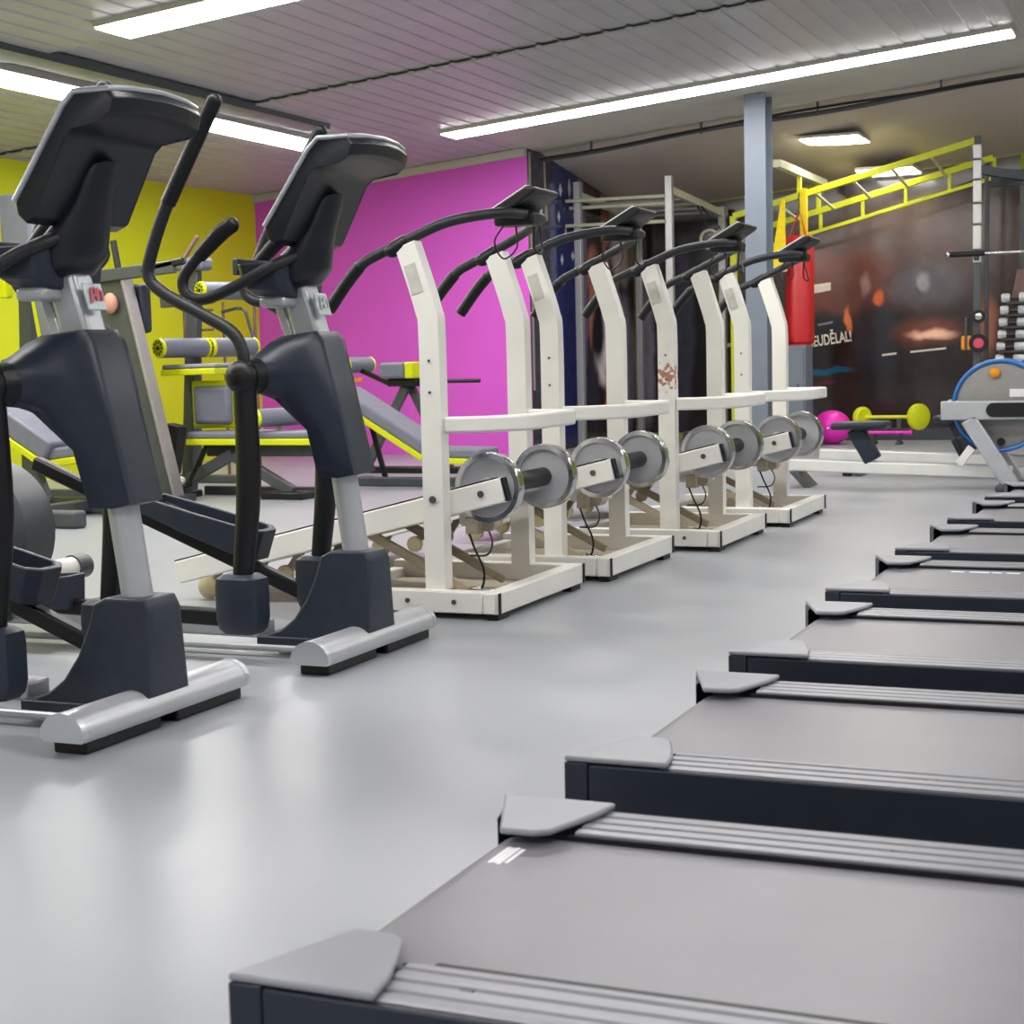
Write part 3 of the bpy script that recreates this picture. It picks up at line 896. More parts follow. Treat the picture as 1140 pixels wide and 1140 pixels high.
# ------------------------------------------------------------------ treadmills
def make_treadmill():
    t = thing('treadmill', '', 'exercise machine', (0, 0, 0), 'treadmill row')
    L, W = 2.0, 0.81
    bl = MB()
    # belt around its rollers
    pr = [(0.085 + 0.045 * math.cos(a), 0.136 + 0.045 * math.sin(a)) for a in [PI / 2 + PI * k / 10 for k in range(11)]]
    pr = pr + [(1.62, 0.091), (1.62, 0.181)]
    bl.prism(pr, 0.135, W - 0.135)
    bl.build('belt', 'belt', t, ang=40)
    for s in (0, 1):
        def Y(v):
            return v if s == 0 else W - v
        sk = MB()
        ys = sorted((Y(0.0), Y(0.011)))
        sk.box(0.045, L - 0.25, ys[0], ys[1], 0.055, 0.1925)
        ys = sorted((Y(0.0112), Y(0.03)))
        sk.box(0.045, L - 0.25, ys[0], ys[1], 0.06, 0.183)
        sk.box(0.045, 0.168, ys[0], ys[1], 0.183, 0.195)
        sk.build('side_skirt', 'skirt', t, 0.004)
        rl = MB()
        ribs = [(0.0115, 0.184), (0.0115, 0.1935), (0.013, 0.194), (0.034, 0.194), (0.037, 0.1912), (0.044, 0.1912), (0.047, 0.194), (0.067, 0.194), (0.070, 0.1912), (0.077, 0.1912), (0.080, 0.194), (0.100, 0.194), (0.103, 0.1912), (0.110, 0.1912), (0.113, 0.194), (0.128, 0.193), (0.130, 0.1912), (0.130, 0.182), (0.126, 0.182), (0.126, 0.184)]
        rl.prism([(Y(a), z) for a, z in ribs], 0.17, L - 0.3, axis='x')
        rl = rl.build('side_rail', 'rail', t, ang=20)
        lip_shade = MB()
        ys = sorted((Y(0.131), Y(0.136)))
        lip_shade.box(0.16, L - 0.3, ys[0], ys[1], 0.1815, 0.189)
        if s == 0:
            lip_shade.box(0.19, L - 0.3, 0.137, 0.164, 0.1812, 0.1822)  # black strip on the belt stands in for shade along the rail
        lip_shade.build('rail_lip_shade', 'black', rl)
        for x in (0.27, 0.62):
            sc_ = MB()
            sc_.cyl((x, Y(0.0735), 0.189), (x, Y(0.0735), 0.1935), 0.008, 10)
            sc_.build('screw', 'gun', rl)
        cp = MB()
        out = [(0.0, 0.0), (0.19, 0.0), (0.182, 0.055), (0.165, 0.11), (0.145, 0.165), (0.125, 0.18), (0.07, 0.182), (0.012, 0.03)]
        cp.prism([(x, Y(v)) for x, v in out], 0.1955, 0.206, axis='z')
        cp.build('end_cap', 'cap', t, 0.004)
        cb = MB()
        ys = [(0.0, 0.0), (0.044, 0.0), (0.044, 0.032), (0.03, 0.10), (0.012, 0.03)]
        cb.prism([(x, Y(v)) for x, v in ys], 0.05, 0.195, axis='z')
        cb.build('cap_body', 'skirt', t, 0.003)
        ft = MB()
        for x in (0.12, 1.7):
            ft.cyl((x, Y(0.09), 0.0), (x, Y(0.09), 0.06), 0.03, 14)
        ft.build('foot', 'black', t)
        MB().beam((0.06, Y(0.09), 0.075), (L - 0.1, Y(0.09), 0.075), 0.06, 0.045).build('frame_rail', 'steel_dark', t)
        up_ = MB()
        up_.beam((L - 0.18, Y(0.03), 0.10), (L - 0.30, Y(0.03), 1.15), 0.05, 0.10, (1, 0, 0))
        up_.build('upright', 'silver', t, 0.01)
    hd = MB()
    hd.prism([(L - 0.34, 0.10), (L - 0.34, 0.20), (L - 0.22, 0.29), (L - 0.05, 0.27), (L, 0.20), (L, 0.08)], 0.07, W - 0.07)
    hd.build('motor_hood', 'navy', t, 0.02)
    cn = MB()
    cn.prism([(L - 0.42, 1.10), (L - 0.40, 1.06), (L - 0.18, 1.20), (L - 0.12, 1.42), (L - 0.16, 1.44)], 0.02, W - 0.02)
    cn.build('console', 'navy', t, 0.015)
    return t


tm = make_treadmill()
tl = ['grey-belted treadmill at the row end farthest from the rowing machines',
      'grey-belted treadmill, second from the row end farthest from the rowing machines',
      'grey-belted treadmill, third from the row end farthest from the rowing machines',
      'grey-belted treadmill with white print along the edge of its belt',
      'grey-belted treadmill, third counted from the rowing machines',
      'grey-belted treadmill, second counted from the rowing machines',
      'grey-belted treadmill closest to the rowing machines']
rows = []
for i, (x, y) in enumerate([(-1.02, 1.523), (-1.018, 2.59), (-1.012, 3.645), (-1.012, 4.71), (-0.985, 5.74), (-0.955, 6.81), (-0.93, 7.86)]):
    rows.append(rig_at(tm, (x, y, 0), tl[i], i == 0))
for i, r in enumerate(rows):
    if i in (3,):
        pb = MB()
        random.seed(3)
        xx = 0.28
        while xx < 0.95:
            w = random.uniform(0.03, 0.08)
            pb.box(xx, xx + w, 0.60, 0.635 - random.uniform(0, .012), 0.1812, 0.1818)
            xx += w + random.uniform(0.008, 0.03)
        pb.build('belt_print', 'print', r, smooth=False)
    if i == 0:
        pb = MB()
        for k, (dx, w) in enumerate(((0.0, .05), (0.006, .045), (0.012, .055), (0.02, .04))):
            pb.box(0.088 + dx * 1.2, 0.092 + dx * 1.2 + .002, 0.565 - w / 2, 0.60 + w / 3, 0.1812, 0.1818)
        pb.build('belt_print', 'print', r, smooth=False)


# ------------------------------------------------------------------ strength machines by the yellow and purple walls
def pad(b_or_name, parent, p0, p1, wy, th, name='pad', frame=True):
    """upholstered pad from p0 to p1 in the x-z plane, wy deep in y, lime frame below"""
    p0, p1 = Vector(p0), Vector(p1)
    d = (p1 - p0).normalized()
    n = Vector((-d.z, 0, d.x))
    if n.z < 0:
        n = -n
    o = MB().beam(p0 + n * th / 2, p1 + n * th / 2, wy, th).build(name, 'pad', parent, 0.018, seg=3)
    if frame:
        MB().beam(p0 - n * 0.020, p1 - n * 0.020, wy + 0.02, 0.042).build(name + '_frame', 'lime', parent, 0.006)
    return o


def roller(parent, p0, p1, r, name='roller'):
    p0, p1 = Vector(p0), Vector(p1)
    d = (p1 - p0).normalized()
    o = MB().cyl(p0, p1, r, 24).build(name, 'pad', parent, 0.008)
    for p, sgn in ((p0, -1), (p1, 1)):
        w = MB()
        w.lathe([(0, 0.0), (r * 0.98, 0.0), (r * 1.02, 0.012), (r * 0.9, 0.024), (r * 0.35, 0.02), (0.0, 0.02)], p, d * sgn, 24)
        w.build('end_ring', 'lime', o)
        w = MB()
        for k in range(10):
            a = 2 * PI * k / 10
            u = d.cross(Vector((0, 0, 1))).normalized()
            v = d.cross(u)
            c = p + d * sgn * 0.0235 + (u * math.cos(a) + v * math.sin(a)) * r * 0.62
            w.beam(c - (u * math.cos(a) + v * math.sin(a)) * r * 0.18, c + (u * math.cos(a) + v * math.sin(a)) * r * 0.18, r * 0.14, 0.004, d)
        w.ball(p + d * sgn * 0.024, r * 0.22)
        w.build('end_spokes', 'black', o)
    return o


# seated leg machine with twin rollers
t = thing('leg_curl_machine', 'lime and grey leg machine with twin foam rollers by the yellow wall', 'exercise machine', (-6.25, 9.5, 0))
roller(t, (-0.30, -0.20, 1.03), (-0.19, 0.16, 1.03), 0.068)
roller(t, (-0.17, 0.225, 1.03), (-0.06, 0.585, 1.03), 0.068)
pad(None, t, (-0.34, 0, 0.88), (0.10, 0, 0.885), 0.3, 0.035, 'arm_pad')
b = MB(); b.beam((-0.38, 0.19, 0.02), (-0.27, 0.19, 1.40), 0.08, 0.09, (1, 0, 0)); b.build('post', 'gun', t, 0.006)
b = MB(); b.beam((-0.40, -0.02, 0.16), (-0.33, -0.02, 0.50), 0.12, 0.12, (1, 0, 0)); b.build('counterweight', 'black', t, 0.01)
b = MB(); b.box(-0.215, 0.15, 0.02, 0.06, 0.47, 0.80); b.build('backrest_frame', 'lime', t, 0.015)
b = MB(); b.box(-0.165, 0.13, -0.05, 0.018, 0.50, 0.765); b.build('backrest', 'pad', t, 0.03, seg=3)
pad(None, t, (-0.13, -0.02, 0.405), (0.86, -0.02, 0.405), 0.34, 0.05, 'seat')
b = MB(); b.box(-0.06, 0.80, -0.06, 0.02, 0.28, 0.36); b.build('seat_beam', 'steel_dark', t, 0.008)
b = MB(); b.beam((-0.33, -0.12, 0.045), (0.20, -0.12, 0.30), 0.06, 0.075); b.build('leg', 'gun', t, 0.006)
b = MB(); b.beam((0.20, -0.12, 0.29), (0.66, -0.12, 0.045), 0.06, 0.075); b.build('leg', 'gun', t, 0.006)
b = MB(); b.beam((-0.16, -0.14, 0.08), (0.0, -0.14, 0.36), 0.025, 0.03, (1, 0, 0)); b.build('prop_rod', 'black', t)
for x in (-0.28, 0.62):
    b = MB(); b.box(x - 0.16, x + 0.16, -0.22, -0.03, 0.0, 0.05); b.build('foot', 'black', t, 0.01)
b = MB(); b.box(-0.2, 0.7, 0.10, 0.16, 0.0, 0.06); b.build('rear_foot', 'steel_dark', t, 0.006)
k = roller(t, (0.45, -0.22, 0.545), (0.56, 0.16, 0.545), 0.062, 'knee_roller')
b = MB(); b.beam((0.50, -0.02, 0.42), (0.50, -0.02, 0.54), 0.03, 0.03, (1, 0, 0)); b.build('roller_arm', 'chrome', t)
b = MB(); b.ball((-0.20, -0.17, 0.12), 0.03); b.build('pop_pin', 'white', t)

# sloping carriage machine
t = thing('hack_squat_machine', 'tall dark sloping carriage machine rising behind the elliptical trainers', 'exercise machine', (-6.52, 9.0, 0))
b = MB(); b.beam((0.165, 0, 0.0), (-0.19, 0, 1.50), 0.24, 0.10, (0, 1, 0)); b.build('slide_beam', 'gun', t, 0.008)
b = MB(); b.beam((0.297, -0.02, 0.0), (-0.058, -0.02, 1.50), 0.022, 0.11, (0, 1, 0)); b.build('slide_rail', 'railgrey', t, 0.004)
b = MB(); b.box(-0.05, 0.32, -0.10, 0.14, 0.0, 0.05); b.build('base', 'steel_dark', t, 0.008)
b = MB(); b.beam((-0.40, -0.06, 1.50), (0.36, -0.06, 1.55), 0.05, 0.08); b.build('cross_arm', 'gun', t, 0.006)
b = MB(); b.beam((0.10, -0.06, 1.535), (0.44, -0.06, 1.585), 0.05, 0.045); b.build('arm_end', 'black', t, 0.01)
b = MB(); b.tube([(-0.08, -0.06, 1.53), (-0.115, -0.06, 1.74)], 0.022, 12); b.build('grip', 'grip', t)
b = MB(); b.tube([(0.42, -0.06, 1.58), (0.52, -0.02, 1.74)], 0.014, 10); b.build('lever', 'mauve', t)
b = MB(); b.box(-0.13, 0.02, 0.06, 0.16, 1.13, 1.46); b.build('shoulder_pad', 'navy2', t, 0.03, seg=3)
b = MB(); b.ball((-0.145, -0.08, 1.33), 0.055, 0.04, 0.07); b.build('end_knob', 'skin', t)
b = MB(); b.beam((-0.22, 0.30, 0.0), (-0.18, 0.12, 1.38), 0.07, 0.07, (1, 0, 0)); b.build('rear_strut', 'steel_dark', t, 0.006)

# chest press at the far left
t = thing('chest_press_machine', 'grey padded press machine with tall lime-edged backrest behind the elliptical console', 'exercise machine', (-7.45, 9.0, 0))
b = MB(); b.box(-0.13, 0.12, -0.05, 0.03, 1.72, 2.10); b.build('head_pad', 'pad', t, 0.02, seg=3)
b = MB(); b.box(-0.18, -0.125, -0.03, 0.05, 1.40, 2.10); b.build('head_pad_frame', 'lime', t, 0.01)
b = MB(); b.beam((0.19, 0, 1.46), (0.27, 0, 1.00), 0.09, 0.17, (1, 0, 0)); b.build('backrest', 'pad', t, 0.025, seg=3)
b = MB(); b.beam((0.08, 0.02, 1.46), (0.15, 0.02, 1.00), 0.05, 0.05, (1, 0, 0)); b.build('backrest_frame', 'lime', t, 0.006)
b = MB(); b.beam((-0.10, 0.10, 0.0), (-0.02, 0.10, 1.95), 0.08, 0.10, (1, 0, 0)); b.build('post', 'steel_dark', t, 0.006)
b = MB(); b.beam((0.36, -0.05, 1.52), (0.46, -0.05, 1.06), 0.05, 0.075, (1, 0, 0)); b.build('front_post', 'alum', t, 0.006)
b = MB(); b.beam((0.46, -0.05, 1.08), (0.55, 0.0, 0.03), 0.06, 0.08, (1, 0, 0)); b.build('front_leg', 'gun', t, 0.006)
b = MB(); b.box(-0.20, 0.62, 0.05, 0.15, 0.0, 0.07); b.build('base_bar', 'steel_dark', t, 0.006)
b = MB(); b.box(-0.06, 0.40, -0.2, 0.15, 0.80, 0.98); b.build('weight_box', 'black', t, 0.02)
b = MB(); b.beam((-0.05, 0.05, 1.52), (0.50, 0.0, 1.50), 0.06, 0.07); b.build('press_arm', 'gun', t, 0.006)

# incline bench between the ellipticals
t = thing('incline_bench', 'grey incline bench with lime frame edge seen under the elliptical shroud', 'bench', (-6.45, 8.2, 0))
pad(None, t, (-0.52, 0, 0.60), (-0.08, 0, 0.345), 0.42, 0.13, 'back_pad')
pad(None, t, (-0.07, 0, 0.345), (0.42, 0, 0.40), 0.34, 0.07, 'seat')
b = MB(); b.beam((-0.40, 0, 0.49), (-0.22, 0, 0.04), 0.06, 0.07, (1, 0, 0)); b.build('leg', 'gun', t, 0.005)
b = MB(); b.beam((0.35, 0, 0.33), (0.42, 0, 0.04), 0.06, 0.07, (1, 0, 0)); b.build('leg', 'gun', t, 0.005)
for yy in (-0.75, 0.05):
    b = MB(); b.box(-0.25, 0.62, yy - 0.05, yy + 0.05, 0.0, 0.10); b.build('foot_bar', 'steel_dark', t, 0.02, seg=3)
b = MB(); b.box(0.02, 0.10, -0.70, 0.0, 0.02, 0.09); b.build('cross_bar', 'gun', t, 0.006)

# decline bench by the purple wall
t = thing('decline_bench', 'grey decline bench with lime edge sloping down before the purple wall', 'bench', (-5.3, 10.5, 0))
pad(None, t, (-0.50, 0, 0.655), (0.22, 0, 0.225), 0.34, 0.085, 'back_pad')
pad(None, t, (0.24, 0, 0.215), (0.66, 0, 0.205), 0.34, 0.07, 'seat')
b = MB(); b.beam((-0.46, 0, 0.575), (0.24, 0, 0.155), 0.08, 0.05); b.build('spine', 'black', t, 0.005)
b = MB(); b.beam((-0.34, -0.05, 0.50), (-0.44, -0.05, 0.05), 0.03, 0.035, (1, 0, 0)); b.build('leg', 'black', t, 0.004)
b = MB(); b.beam((-0.34, 0.08, 0.50), (-0.22, 0.08, 0.05), 0.03, 0.035, (1, 0, 0)); b.build('leg', 'black', t, 0.004)
b = MB(); b.beam((0.50, 0, 0.17), (0.52, 0, 0.05), 0.06, 0.08, (1, 0, 0)); b.build('leg', 'black', t, 0.004)
b = MB(); b.box(-0.60, 0.70, -0.10, 0.0, 0.0, 0.065); b.build('base_bar', 'steel_dark', t, 0.008)
b = MB(); b.box(-0.50, -0.40, 0.0, 0.25, 0.0, 0.05); b.build('rear_foot', 'black', t, 0.008)
b = MB(); b.ball((0.60, -0.20, 0.10), 0.04); b.build('pull_pin', 'chrome', t)

# preacher curl stand
t = thing('preacher_bench', 'grey arm-curl pad with lime end on dark crossed legs by the purple wall', 'bench', (-5.85, 11.7, 0))
b = MB(); b.box(-0.20, 0.03, -0.17, 0.17, 0.765, 0.895); b.build('pad', 'pad', t, 0.025, seg=3)
b = MB(); b.box(0.031, 0.105, -0.17, 0.17, 0.765, 0.895); b.build('pad_end', 'lime', t, 0.01)
b = MB(); b.box(-0.16, 0.10, -0.10, 0.10, 0.70, 0.764); b.build('pad_bracket', 'black', t, 0.008)
b = MB(); b.beam((-0.03, -0.02, 0.70), (-0.42, -0.02, 0.04), 0.06, 0.07, (1, 0, 0)); b.build('leg', 'gun', t, 0.005)
b = MB(); b.beam((-0.03, 0.06, 0.70), (0.30, 0.06, 0.04), 0.06, 0.06, (1, 0, 0)); b.build('leg', 'gun', t, 0.005)
b = MB(); b.box(-0.58, 0.42, -0.05, 0.09, 0.0, 0.05); b.build('base_bar', 'black', t, 0.008)
b = MB(); b.cyl((0.05, -0.02, 0.735), (0.62, -0.02, 0.735), 0.016, 12); b.build('weight_pin', 'black', t)
roller(t, (-0.52, -0.12, 0.88), (-0.46, 0.16, 0.88), 0.065, 'arm_roller')
b = MB(); b.beam((-0.49, 0.02, 0.85), (-0.18, 0.0, 0.72), 0.035, 0.035); b.build('roller_arm', 'black', t)
b = MB(); b.box(-0.50, -0.42, -0.06, -0.02, 0.745, 0.775); b.build('adjust_tab', 'orange', t, 0.006)

# ab/back machine with post and rollers near the yellow wall
t = thing('back_extension_machine', 'dark post machine with upper foam roller before the yellow wall', 'exercise machine', (-7.1, 10.6, 0))
b = MB(); b.beam((-0.10, 0, 0.0), (-0.02, 0, 1.72), 0.07, 0.09, (1, 0, 0)); b.build('post', 'gun', t, 0.006)
b = MB(); b.box(-0.18, 0.10, -0.08, 0.08, 1.63, 1.73); b.build('top_pad', 'pad', t, 0.03, seg=3)
roller(t, (0.14, -0.16, 1.47), (0.28, 0.20, 1.47), 0.068)
b = MB(); b.beam((-0.30, -0.05, 1.40), (0.16, -0.05, 1.42), 0.06, 0.09); b.build('side_arm', 'gun', t, 0.006)
b = MB(); b.box(-0.4, 0.35, -0.06, 0.06, 0.0, 0.06); b.build('base_bar', 'steel_dark', t, 0.006)
# slender tube frame on the wall side
t = thing('tube_stand', 'slender mauve tube stand before the yellow wall', 'rack', (-7.5, 11.4, 0))
for x in (-0.28, 0.10, 0.40):
    MB().tube([(x, 0, 0.0), (x, 0, 1.42)], 0.013, 8).build('upright', 'mauve', t)
for z in (1.20, 1.36):
    MB().tube([(-0.28, 0, z), (0.0, 0, z)], 0.011, 8).build('bar', 'mauve', t)
MB().tube([(0.10, -0.02, 1.34), (0.30, -0.02, 1.36), (0.36, -0.02, 1.22), (0.42, -0.02, 1.05)], 0.014, 8, smooth=3).build('hook_bar', 'steel_dark', t)

# ------------------------------------------------------------------ rear hall: rig, bars, bags
t = thing('pull_up_rig', 'grey steel pull-up rig with pale overhead bars by the picture wall', 'rig', (-5.16, 15.0, 0))
for x in (-0.46, 0.47):
    for y in (0, 1.85):
        MB().box(x - 0.035, x + 0.035, y - 0.035, y + 0.035, 0, 2.60 if y == 0 else 2.45).build('post', 'rig', t, 0.005)
for z, y in ((2.41, -0.05), (2.35, 0.06), (2.17, -0.06)):
    MB().tube([(-0.57, y, z + 0.008), (0.44, y, z)], 0.017, 10).build('pull_bar', 'rigpale', t)
for x in (-0.46, 0.47):
    MB().beam((x, 0.04, 2.47), (x, 1.82, 2.38), 0.05, 0.07).build('side_beam', 'rigpale', t, 0.004)
for k in range(4):
    y = 0.35 + k * 0.4
    MB().tube([(-0.46, y, 2.42 - y * 0.03), (0.47, y, 2.42 - y * 0.03)], 0.014, 8).build('rung', 'rig', t)
for i, (x, y) in enumerate(((-4.56, 15.9), (-4.46, 16.0))):
    t = thing('hanging_ring', 'pale gymnastic ring hanging below the rig beam, ' + ('the one closer to the purple wall' if i == 0 else 'the one closer to the column'), 'ring', (x, y, 2.05), 'gymnastic rings')
    MB().tube([(0.09 * math.sin(2 * PI * k / 20), 0.01, 0.09 * math.cos(2 * PI * k / 20)) for k in range(21)], 0.014, 8).build('ring', 'rigpale', t)
    MB().beam((0, 0.01, 0.09), (-4.69 - x, 0.01, 0.365), 0.02, 0.004, (0, 1, 0)).build('strap', 'black', t)

# lime monkey bars
t = thing('monkey_bars', 'lime sloping monkey-bar frame rising across the rear hall', 'climbing frame', (-3.0, 15.9, 0))
def tz(x):
    return 2.612 + (x - (-2.618)) * 0.243
for y, x0, x1, dz in ((-0.4, -4.2, -1.90, 0.0), (0.45, -4.1, -1.86, -0.085)):
    f = lambda x: tz(x) + dz
    MB().beam((x0 + 3.0, y, f(x0)), (x1 + 3.0, y, f(x1)), 0.05, 0.06).build('rail', 'limerig', t, 0.004)
    if y > 0:
        MB().beam((x0 + 3.0, y, f(x0) - 0.20), (x1 + 3.0, y, f(x1) - 0.19), 0.035, 0.035).build('lower_rail', 'limerig', t, 0.003)
        for k in range(6):
            x = -3.95 + k * 0.42
            MB().beam((x + 3.0, y, f(x) - 0.19), (x + 3.0, y, f(x)), 0.03, 0.03, (1, 0, 0)).build('strut', 'limerig', t)
for k in range(6):
    x = -3.75 + k * 0.36
    MB().tube([(x + 3.0, -0.4, tz(x) - 0.03), (x + 3.0, 0.45, tz(x) - 0.115)], 0.015, 8).build('rung', 'rigpale', t)
MB().box(-1.23, -1.17, -0.43, -0.37, 0, tz(-4.2)).build('post', 'limerig', t, 0.004)
MB().box(-1.13, -1.07, 0.42, 0.48, 0, tz(-4.1) - 0.085).build('post', 'limerig', t, 0.004)
MB().beam((-0.55, -1.30, 2.60), (-0.55, 0.72, 2.60), 0.07, 0.07).build('tie_beam', 'rigpale', t, 0.004)
MB().box(-0.57, -0.53, -0.42, -0.38, tz(-3.55), 2.565).build('tie_strut', 'limerig', t)
MB().box(-0.57, -0.53, 0.43, 0.47, tz(-3.55) - 0.085, 2.565).build('tie_strut', 'limerig', t)
MB().box(-0.525, -0.46, -0.50, -0.44, 1.95, tz(-3.45) + 0.03).build('bracket', 'strap', t, 0.004)
for y in (-0.4, 0.45):
    MB().box(1.06, 1.10, y - 0.02, y + 0.02, 0, tz(-1.93) - (0.085 if y > 0 else 0)).build('post', 'steel_dark', t, 0.004)

# red punching bag
t = thing('punching_bag', 'red punching bag hanging on chains beside the grey column', 'punching bag', (-3.54, 15.44, 0))
b = MB(); b.lathe([(0.0, 0.975), (0.12, 0.975), (0.137, 0.995), (0.137, 1.97), (0.12, 2.0), (0.0, 2.0)], (0, 0, 0), (0, 0, 1), 32); b.build('bag_body', 'red', t)
b = MB()
for k in range(4):
    a = PI / 4 + PI / 2 * k
    b.beam((0.11 * math.cos(a), 0.11 * math.sin(a), 1.99), (0.015 * math.cos(a), 0.015 * math.sin(a), 2.22), 0.05, 0.006, (1, 0.3, 0))
b.build('hanging_straps', 'red', t)
b = MB()
for k in range(6):
    z = 2.22 + k * 0.033
    rr = [(0.012 * math.cos(2 * PI * j / 10), 0, z + 0.02 * math.sin(2 * PI * j / 10)) for j in range(11)]
    if k % 2:
        rr = [(0, x, zz) for x, _, zz in rr]
    b.tube(rr, 0.0045, 6)
b.build('chain', 'chrome', t)
t = thing('standing_bag', 'red floor-standing bag partly hidden by the blue-grey cabinet', 'punching bag', (-3.675, 15.95, 0))
b = MB(); b.lathe([(0.0, 0.06), (0.13, 0.06), (0.135, 0.09), (0.135, 1.0), (0.11, 1.04), (0.0, 1.05)], (0, 0, 0), (0, 0, 1), 32); b.build('bag_body', 'red', t)
b = MB(); b.lathe([(0.0, 0.0), (0.15, 0.0), (0.15, 0.04), (0.13, 0.06), (0.0, 0.06)], (0, 0, 0), (0, 0, 1), 32); b.build('base', 'orange', t)
# suspension straps
t = thing('suspension_trainer', 'yellow suspension strap with black cords hanging beside the red punching bag', 'strap', (-3.70, 15.27, 0))
b = MB()
b.add([(-0.015, 0.18, 2.36), (0.02, 0.18, 2.36), (0.075, -0.02, 1.70), (-0.075, -0.02, 1.70), (-0.015, 0.192, 2.36), (0.02, 0.192, 2.36), (0.075, -0.008, 1.70), (-0.075, -0.008, 1.70)], [(0, 1, 2, 3), (7, 6, 5, 4), (0, 4, 5, 1), (1, 5, 6, 2), (2, 6, 7, 3), (3, 7, 4, 0)])
b.build('webbing', 'strap', t)
b = MB(); b.box(-0.085, 0.085, -0.03, 0.0, 1.66, 1.71); b.build('buckle', 'alum', t, 0.006)
for sx in (-1, 1):
    MB().beam((sx * 0.06, -0.015, 1.66), (sx * 0.03, -0.015, 1.06), 0.03, 0.006, (0, 1, 0)).build('cord', 'black', t)
    MB().beam((sx * 0.06 - 0.03, -0.015, 1.02), (sx * 0.06 + 0.03, -0.015, 1.02), 0.03, 0.08).build('handle', 'orange', t, 0.01)

# banded post with barbell
t = thing('squat_rack', 'slim grey rack with taped upper post at the rear wall', 'rack', (-1.88, 15.3, 0))
b = MB(); b.box(-0.03, 0.03, -0.03, 0.03, 0, 1.66); b.build('post', 'gun', t, 0.004)
for k, (z0, z1) in enumerate(((1.67, 1.76), (1.79, 2.0), (2.02, 2.19), (2.21, 2.40), (2.42, 2.58), (2.60, 2.72))):
    MB().box(-0.034, 0.034, -0.034, 0.034, z0, z1).build('tape_wrap', 'alum', t, 0.006)
b = MB(); b.box(-0.026, 0.026, -0.026, 0.026, 1.66, 2.80); b.build('upper_post', 'steel_dark', t)
b = MB(); b.box(0.31, 0.37, 0.67, 0.73, 0, 2.5); b.build('post', 'steel_dark', t, 0.004)
b = MB(); b.box(0.04, 1.2, 0.66, 0.74, 2.40, 2.55); b.build('top_beam', 'steel_dark', t, 0.006)
b = MB(); b.beam((0, 0, 2.50), (0.34, 0.70, 2.48), 0.06, 0.08); b.build('side_beam', 'steel_dark', t, 0.006)
for z in (0.94, 1.18):
    MB().cyl((0.03, -0.02, z), (0.03, -0.10, z), 0.018, 10).build('peg', 'chrome', t)
b = MB(); b.beam((0, -0.03, 1.70), (0, -0.09, 1.71), 0.04, 0.03); b.build('hook', 'black', t)
t = thing('barbell', 'chrome barbell racked across the taped grey post', 'barbell', (-1.5, 15.22, 1.745))
MB().cyl((-0.30, 0, 0), (1.0, 0, 0), 0.014, 14).build('shaft', 'chrome', t)
MB().cyl((-0.62, 0, 0), (-0.30, 0, 0), 0.024, 16).build('sleeve', 'black', t)
MB().ball((-0.62, 0, 0), 0.026).build('sleeve_cap', 'chrome', t)
for i, (x, z, r) in enumerate(((-1.85, 0.94, 0.085), (-1.85, 1.18, 0.06))):
    t = thing('weight_plate', ('larger' if i == 0 else 'smaller') + ' dark weight plate with red hub on the taped grey post', 'weight', (x, 15.19, z), 'plates on the rack post')
    MB().lathe([(0.02, -0.03), (r * 0.8, -0.03), (r, -0.022), (r, 0.012), (0.02, 0.012)], (0, 0, 0), (0, -1, 0), 28).build('disc', 'black', t)
    MB().lathe([(0.018, 0.012), (r * 0.55, 0.012), (r * 0.5, 0.017), (0.018, 0.019)], (0, 0, 0), (0, -1, 0), 24).build('hub', 'badge_red' if i == 0 else 'chrome', t)
t = thing('sand_bag', 'small orange bag strapped to the grey rack post', 'bag', (-1.965, 15.26, 0.88))
MB().box(-0.045, 0.045, -0.05, 0.05, 0, 0.13).build('bag', 'orange', t, 0.02, seg=3)
MB().box(-0.012, 0.012, -0.056, 0.056, 0.0, 0.30).build('strap', 'steel_dark', t, 0.004)

# dumbbell tree
t = thing('dumbbell_rack', 'tan triangular dumbbell rack at the rear wall', 'rack', (-1.56, 15.95, 0))
for y in (-0.03, 0.20):
    MB().prism([(-0.36, 0), (0.36, 0), (0.03, 1.62), (-0.03, 1.62)], y, y + 0.03).build('side_panel', 'mauve', t, 0.004)
for k in range(6):
    z = 0.755 + k * 0.113
    MB().box(-0.20 + k * 0.018, 0.22, -0.16, -0.035, z - 0.018, z - 0.006).build('shelf', 'gun', t)
names = ['bottom', 'second from the bottom', 'third from the bottom', 'fourth from the bottom', 'fifth from the bottom', 'top']
db = None
for k in range(6):
    z = 0.755 + k * 0.113 - 0.006
    if k == 0:
        db = thing('dumbbell', '', 'dumbbell', (0, 0, 0), 'chrome dumbbells on the triangular rack')
        for x0, x1, r in ((-0.16, -0.085, 0.042), (0.0, 0.15, 0.050)):
            b = MB(); b.lathe([(0, x0), (r * .85, x0), (r, x0 + 0.012), (r, x1 - 0.012), (r * .85, x1), (0, x1)], (0, 0, 0.042), (1, 0, 0), 8); b.build('head', 'bright', db)
        MB().cyl((-0.085, 0, 0.042), (0.0, 0, 0.042), 0.014, 12).build('handle', 'gun', db)
    rig_at(db, (-1.565 + (k - 5) * 0.010, 15.855, z), 'chrome dumbbell on the triangular rack, ' + names[k] + ' shelf', k == 0)

